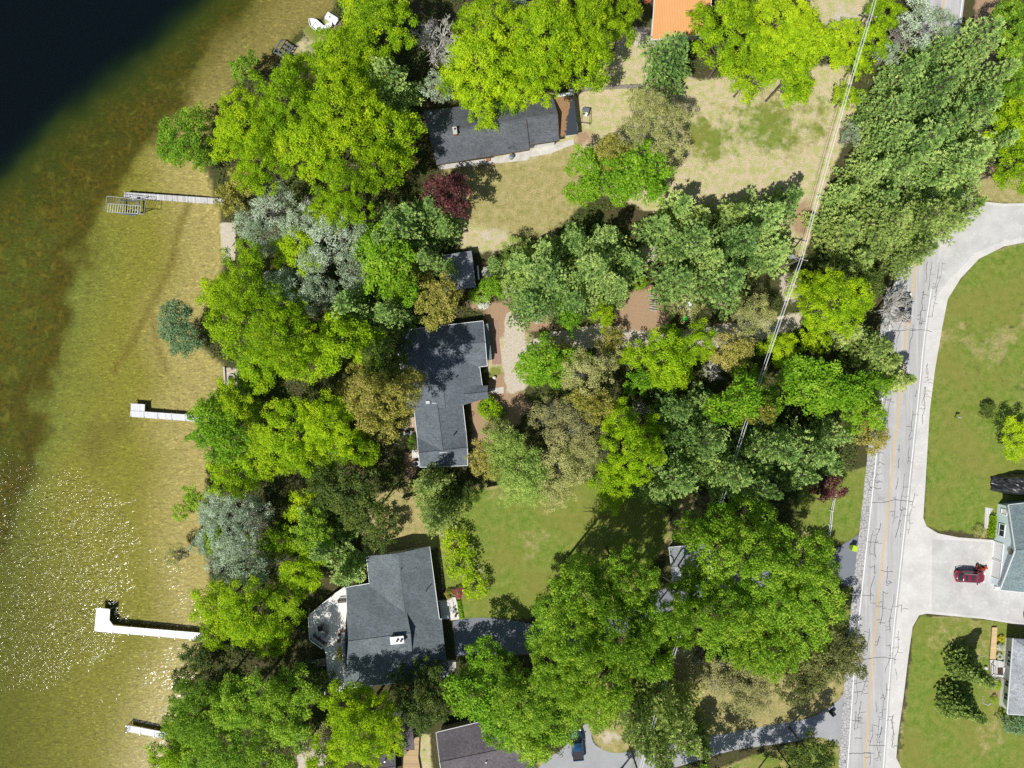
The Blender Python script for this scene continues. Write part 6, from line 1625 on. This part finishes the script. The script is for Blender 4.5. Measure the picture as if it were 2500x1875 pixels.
def hedge(lab, x0, y0, x1, y1, w_, h_, kind):
    a, b = P(x0, y0), P(x1, y1); rng = np.random.default_rng(int(x0)); L_ = (b - a).length; d_ = np.array((b - a).normalized()); s_ = np.array([-d_[1], d_[0], 0])
    n = int(L_ * w_ * 260) + 200
    u = rng.random(n); v = rng.uniform(-1, 1, n); zz = h_ * (1 - .5 * np.abs(v) ** 3) * rng.uniform(.35, 1.05, n)
    C = np.array(a) + d_ * (u * L_)[:, None] + s_ * (v * w_ / 2)[:, None] + np.array([0, 0, 1]) * zz[:, None]
    N = rv(rng, n) * .8 + np.array([0, 0, .8]); N /= np.linalg.norm(N, axis=1, keepdims=True); LL = .2 * rng.uniform(.7, 1.2, n)
    me = quads_mesh('hedge', leaf_quads(C, N, LL, LL * .7, rng), np.clip(.5 + rng.normal(size=n) * .2, 0, 1), [LM[kind]])
    tag(link(bpy.data.objects.new('clipped_hedge', me)), lab, 'hedge')
hedge('clipped yellow-green hedge along the pale blue house', 2421, 1258, 2415, 1310, 1.0, 1.0, 'yellow')
hedge('golden yellow hedge against the deck side of the big house', 832, 1572, 835, 1605, .7, 1.6, 'gold')
hedge('narrow green flower strip beside the front porch', 1120, 1466, 1127, 1510, .7, .4, 'fresh')
# two spruces on the lower lawn
for (x, y, hs, r_, lab) in ((2332, 1612, 1.12, 2.7, 'cone-shaped spruce on the lower lawn, upper of the pair'), (2318, 1700, 1.0, 3.0, 'cone-shaped spruce on the lower lawn, lower of the pair')):
    cm, tm, R_, zc2 = get_tpl('spruce', 2.2, 0); p = P(x, y)
    o = thing('spruce_tree', lab, 'spruce', (p.x, p.y, 0), rt.uniform(0, 6))
    c = link(bpy.data.objects.new('crown', cm), o); c.location = (0, 0, zc2 * hs); c.scale = (r_ / R_ * 1.0, r_ / R_ * 1.0, hs)
    t2 = link(bpy.data.objects.new('trunk', tm), o); t2.scale = (1, 1, hs)
# wooden sidewalk at blue house
struct(sheet('boardwalk', [[(2405, 1238), (2424, 1242), (2416, 1256), (2412, 1290), (2402, 1292)]], .03, M['dock_grey']))
c = P(2429, 1435); m = MB(); m.obox(c, (1, -.3), .3, .2, 0, .5); m.cyl((c.x + .3, c.y + .1), .18, 0, .7, 10); tag(m.build('garden_hose_reel', M['white']), 'white hose reel on the grass at the garage corner', 'hose reel')

# ------------------------------------------------------------------ power line
def pole(px, py, hgt, lab, arms=1, transf=False):
    t_ = P(px, py, hgt); o = thing('utility_pole', lab, 'utility pole', (t_.x, t_.y, 0), 0, None)
    m = MB(); m.tube([(0, 0, -.5), (0, 0, hgt + .3)], .17, 10, .11); m.build('mast', M['pole_wood'], o)
    m = MB(); m.bar((-.9, .25, hgt - .1), (.9, -.25, hgt - .1), .12, .14); m.build('crossarm', M['pole_wood'], o)
    for s_ in (-.85, 0, .85):
        m = MB(); m.cyl((s_, -.28 * s_), .06, hgt - .03 + (.3 if s_ == 0 else 0), hgt + .15 + (.3 if s_ == 0 else 0), 8); m.build('insulator', M['concrete_white'], o)
    if transf:
        m = MB(); m.cyl((-.8, .55), .28, hgt - 1.9, hgt - 1.0, 14); m.bar((0, 0, hgt - 1.3), (-.6, .4, hgt - 1.3), .08); m.build('transformer', M['alu'], o)
    return o
HP = 9.0
POLES = [(2290, -520), (2125, 38), (1956, 632), (1755, 1245), (1560, 1890), (1340, 2560)]
LBL = ['', 'utility pole beside the sandy top corner, by the yellow-green trees', 'utility pole with transformer among the pines', 'utility pole hidden among trees above the pale garage roof', 'utility pole at the lower edge by the grey drive', '']
for i, (x, y) in enumerate(POLES):
    if LBL[i]: pole(x, y, HP, LBL[i], transf=(i == 2))
for s_, mt, r_, dz in ((-1, 'rope', .028, .16), (1, 'rope', .028, .16), (0, 'rope', .012, .46), (.2, 'wire_dark', .012, -1.6)):
    m = MB(); pts = []
    for i in range(len(POLES) - 1):
        a, b = P(*POLES[i], HP), P(*POLES[i + 1], HP); off_ = Vector((.17 * s_, -.09 * s_, dz))
        for k in range(10):
            u = k / 10; q = a.lerp(b, u) + off_; q.z -= 4 * u * (1 - u) * .7; pts.append(q)
    m.tube(pts, r_, 5)
    lab = {-1: 'pale power cable, lakeward strand of the line', 1: 'pale power cable, roadward strand of the line', 0: 'topmost pale power cable of the line', .2: 'dark telephone cable hanging below the power line'}[s_]
    tag(m.build('overhead_cable', M[mt]), lab, 'cable')
# ------------------------------------------------------------------ light, sky, camera
SUNV = Vector((-0.42, -0.53, 1.0)).normalized()       # towards the sun
sl = bpy.data.lights.new('sun', 'SUN'); sl.energy = 5.0; sl.angle = math.radians(0.5); sl.color = (1.0, 0.965, 0.90)
so = link(bpy.data.objects.new('sun', sl)); so.rotation_euler = (-SUNV).to_track_quat('-Z', 'Y').to_euler(); so.location = (0, 0, 60)
w = bpy.data.worlds.new('World'); scene.world = w; w.use_nodes = True
nt = w.node_tree; bg = nt.nodes['Background']; bg.inputs['Strength'].default_value = 0.075
sky = nt.nodes.new('ShaderNodeTexSky'); sky.sky_type = 'NISHITA'; sky.sun_disc = False
sky.sun_elevation = math.asin(SUNV.z); sky.sun_rotation = math.atan2(SUNV.x, SUNV.y)
nt.links.new(sky.outputs[0], bg.inputs['Color'])
cam = bpy.data.cameras.new('camera'); cam.sensor_width = 36; cam.lens = 18 / (1250 * S / H); cam.clip_end = 4000; cam.clip_start = 0.5
co_ = link(bpy.data.objects.new('camera', cam)); co_.location = (0, 0, H); co_.rotation_euler = (0, 0, 0)
scene.camera = co_
scene.view_settings.view_transform = 'Standard'; scene.view_settings.look = 'None'; scene.view_settings.exposure = 0; scene.view_settings.gamma = 1
scene.cycles.use_denoising = False
scene.cycles.max_bounces = 6; scene.cycles.transparent_max_bounces = 6; scene.cycles.sample_clamp_indirect = 4
scene.cycles.caustics_reflective = False; scene.cycles.caustics_refractive = False
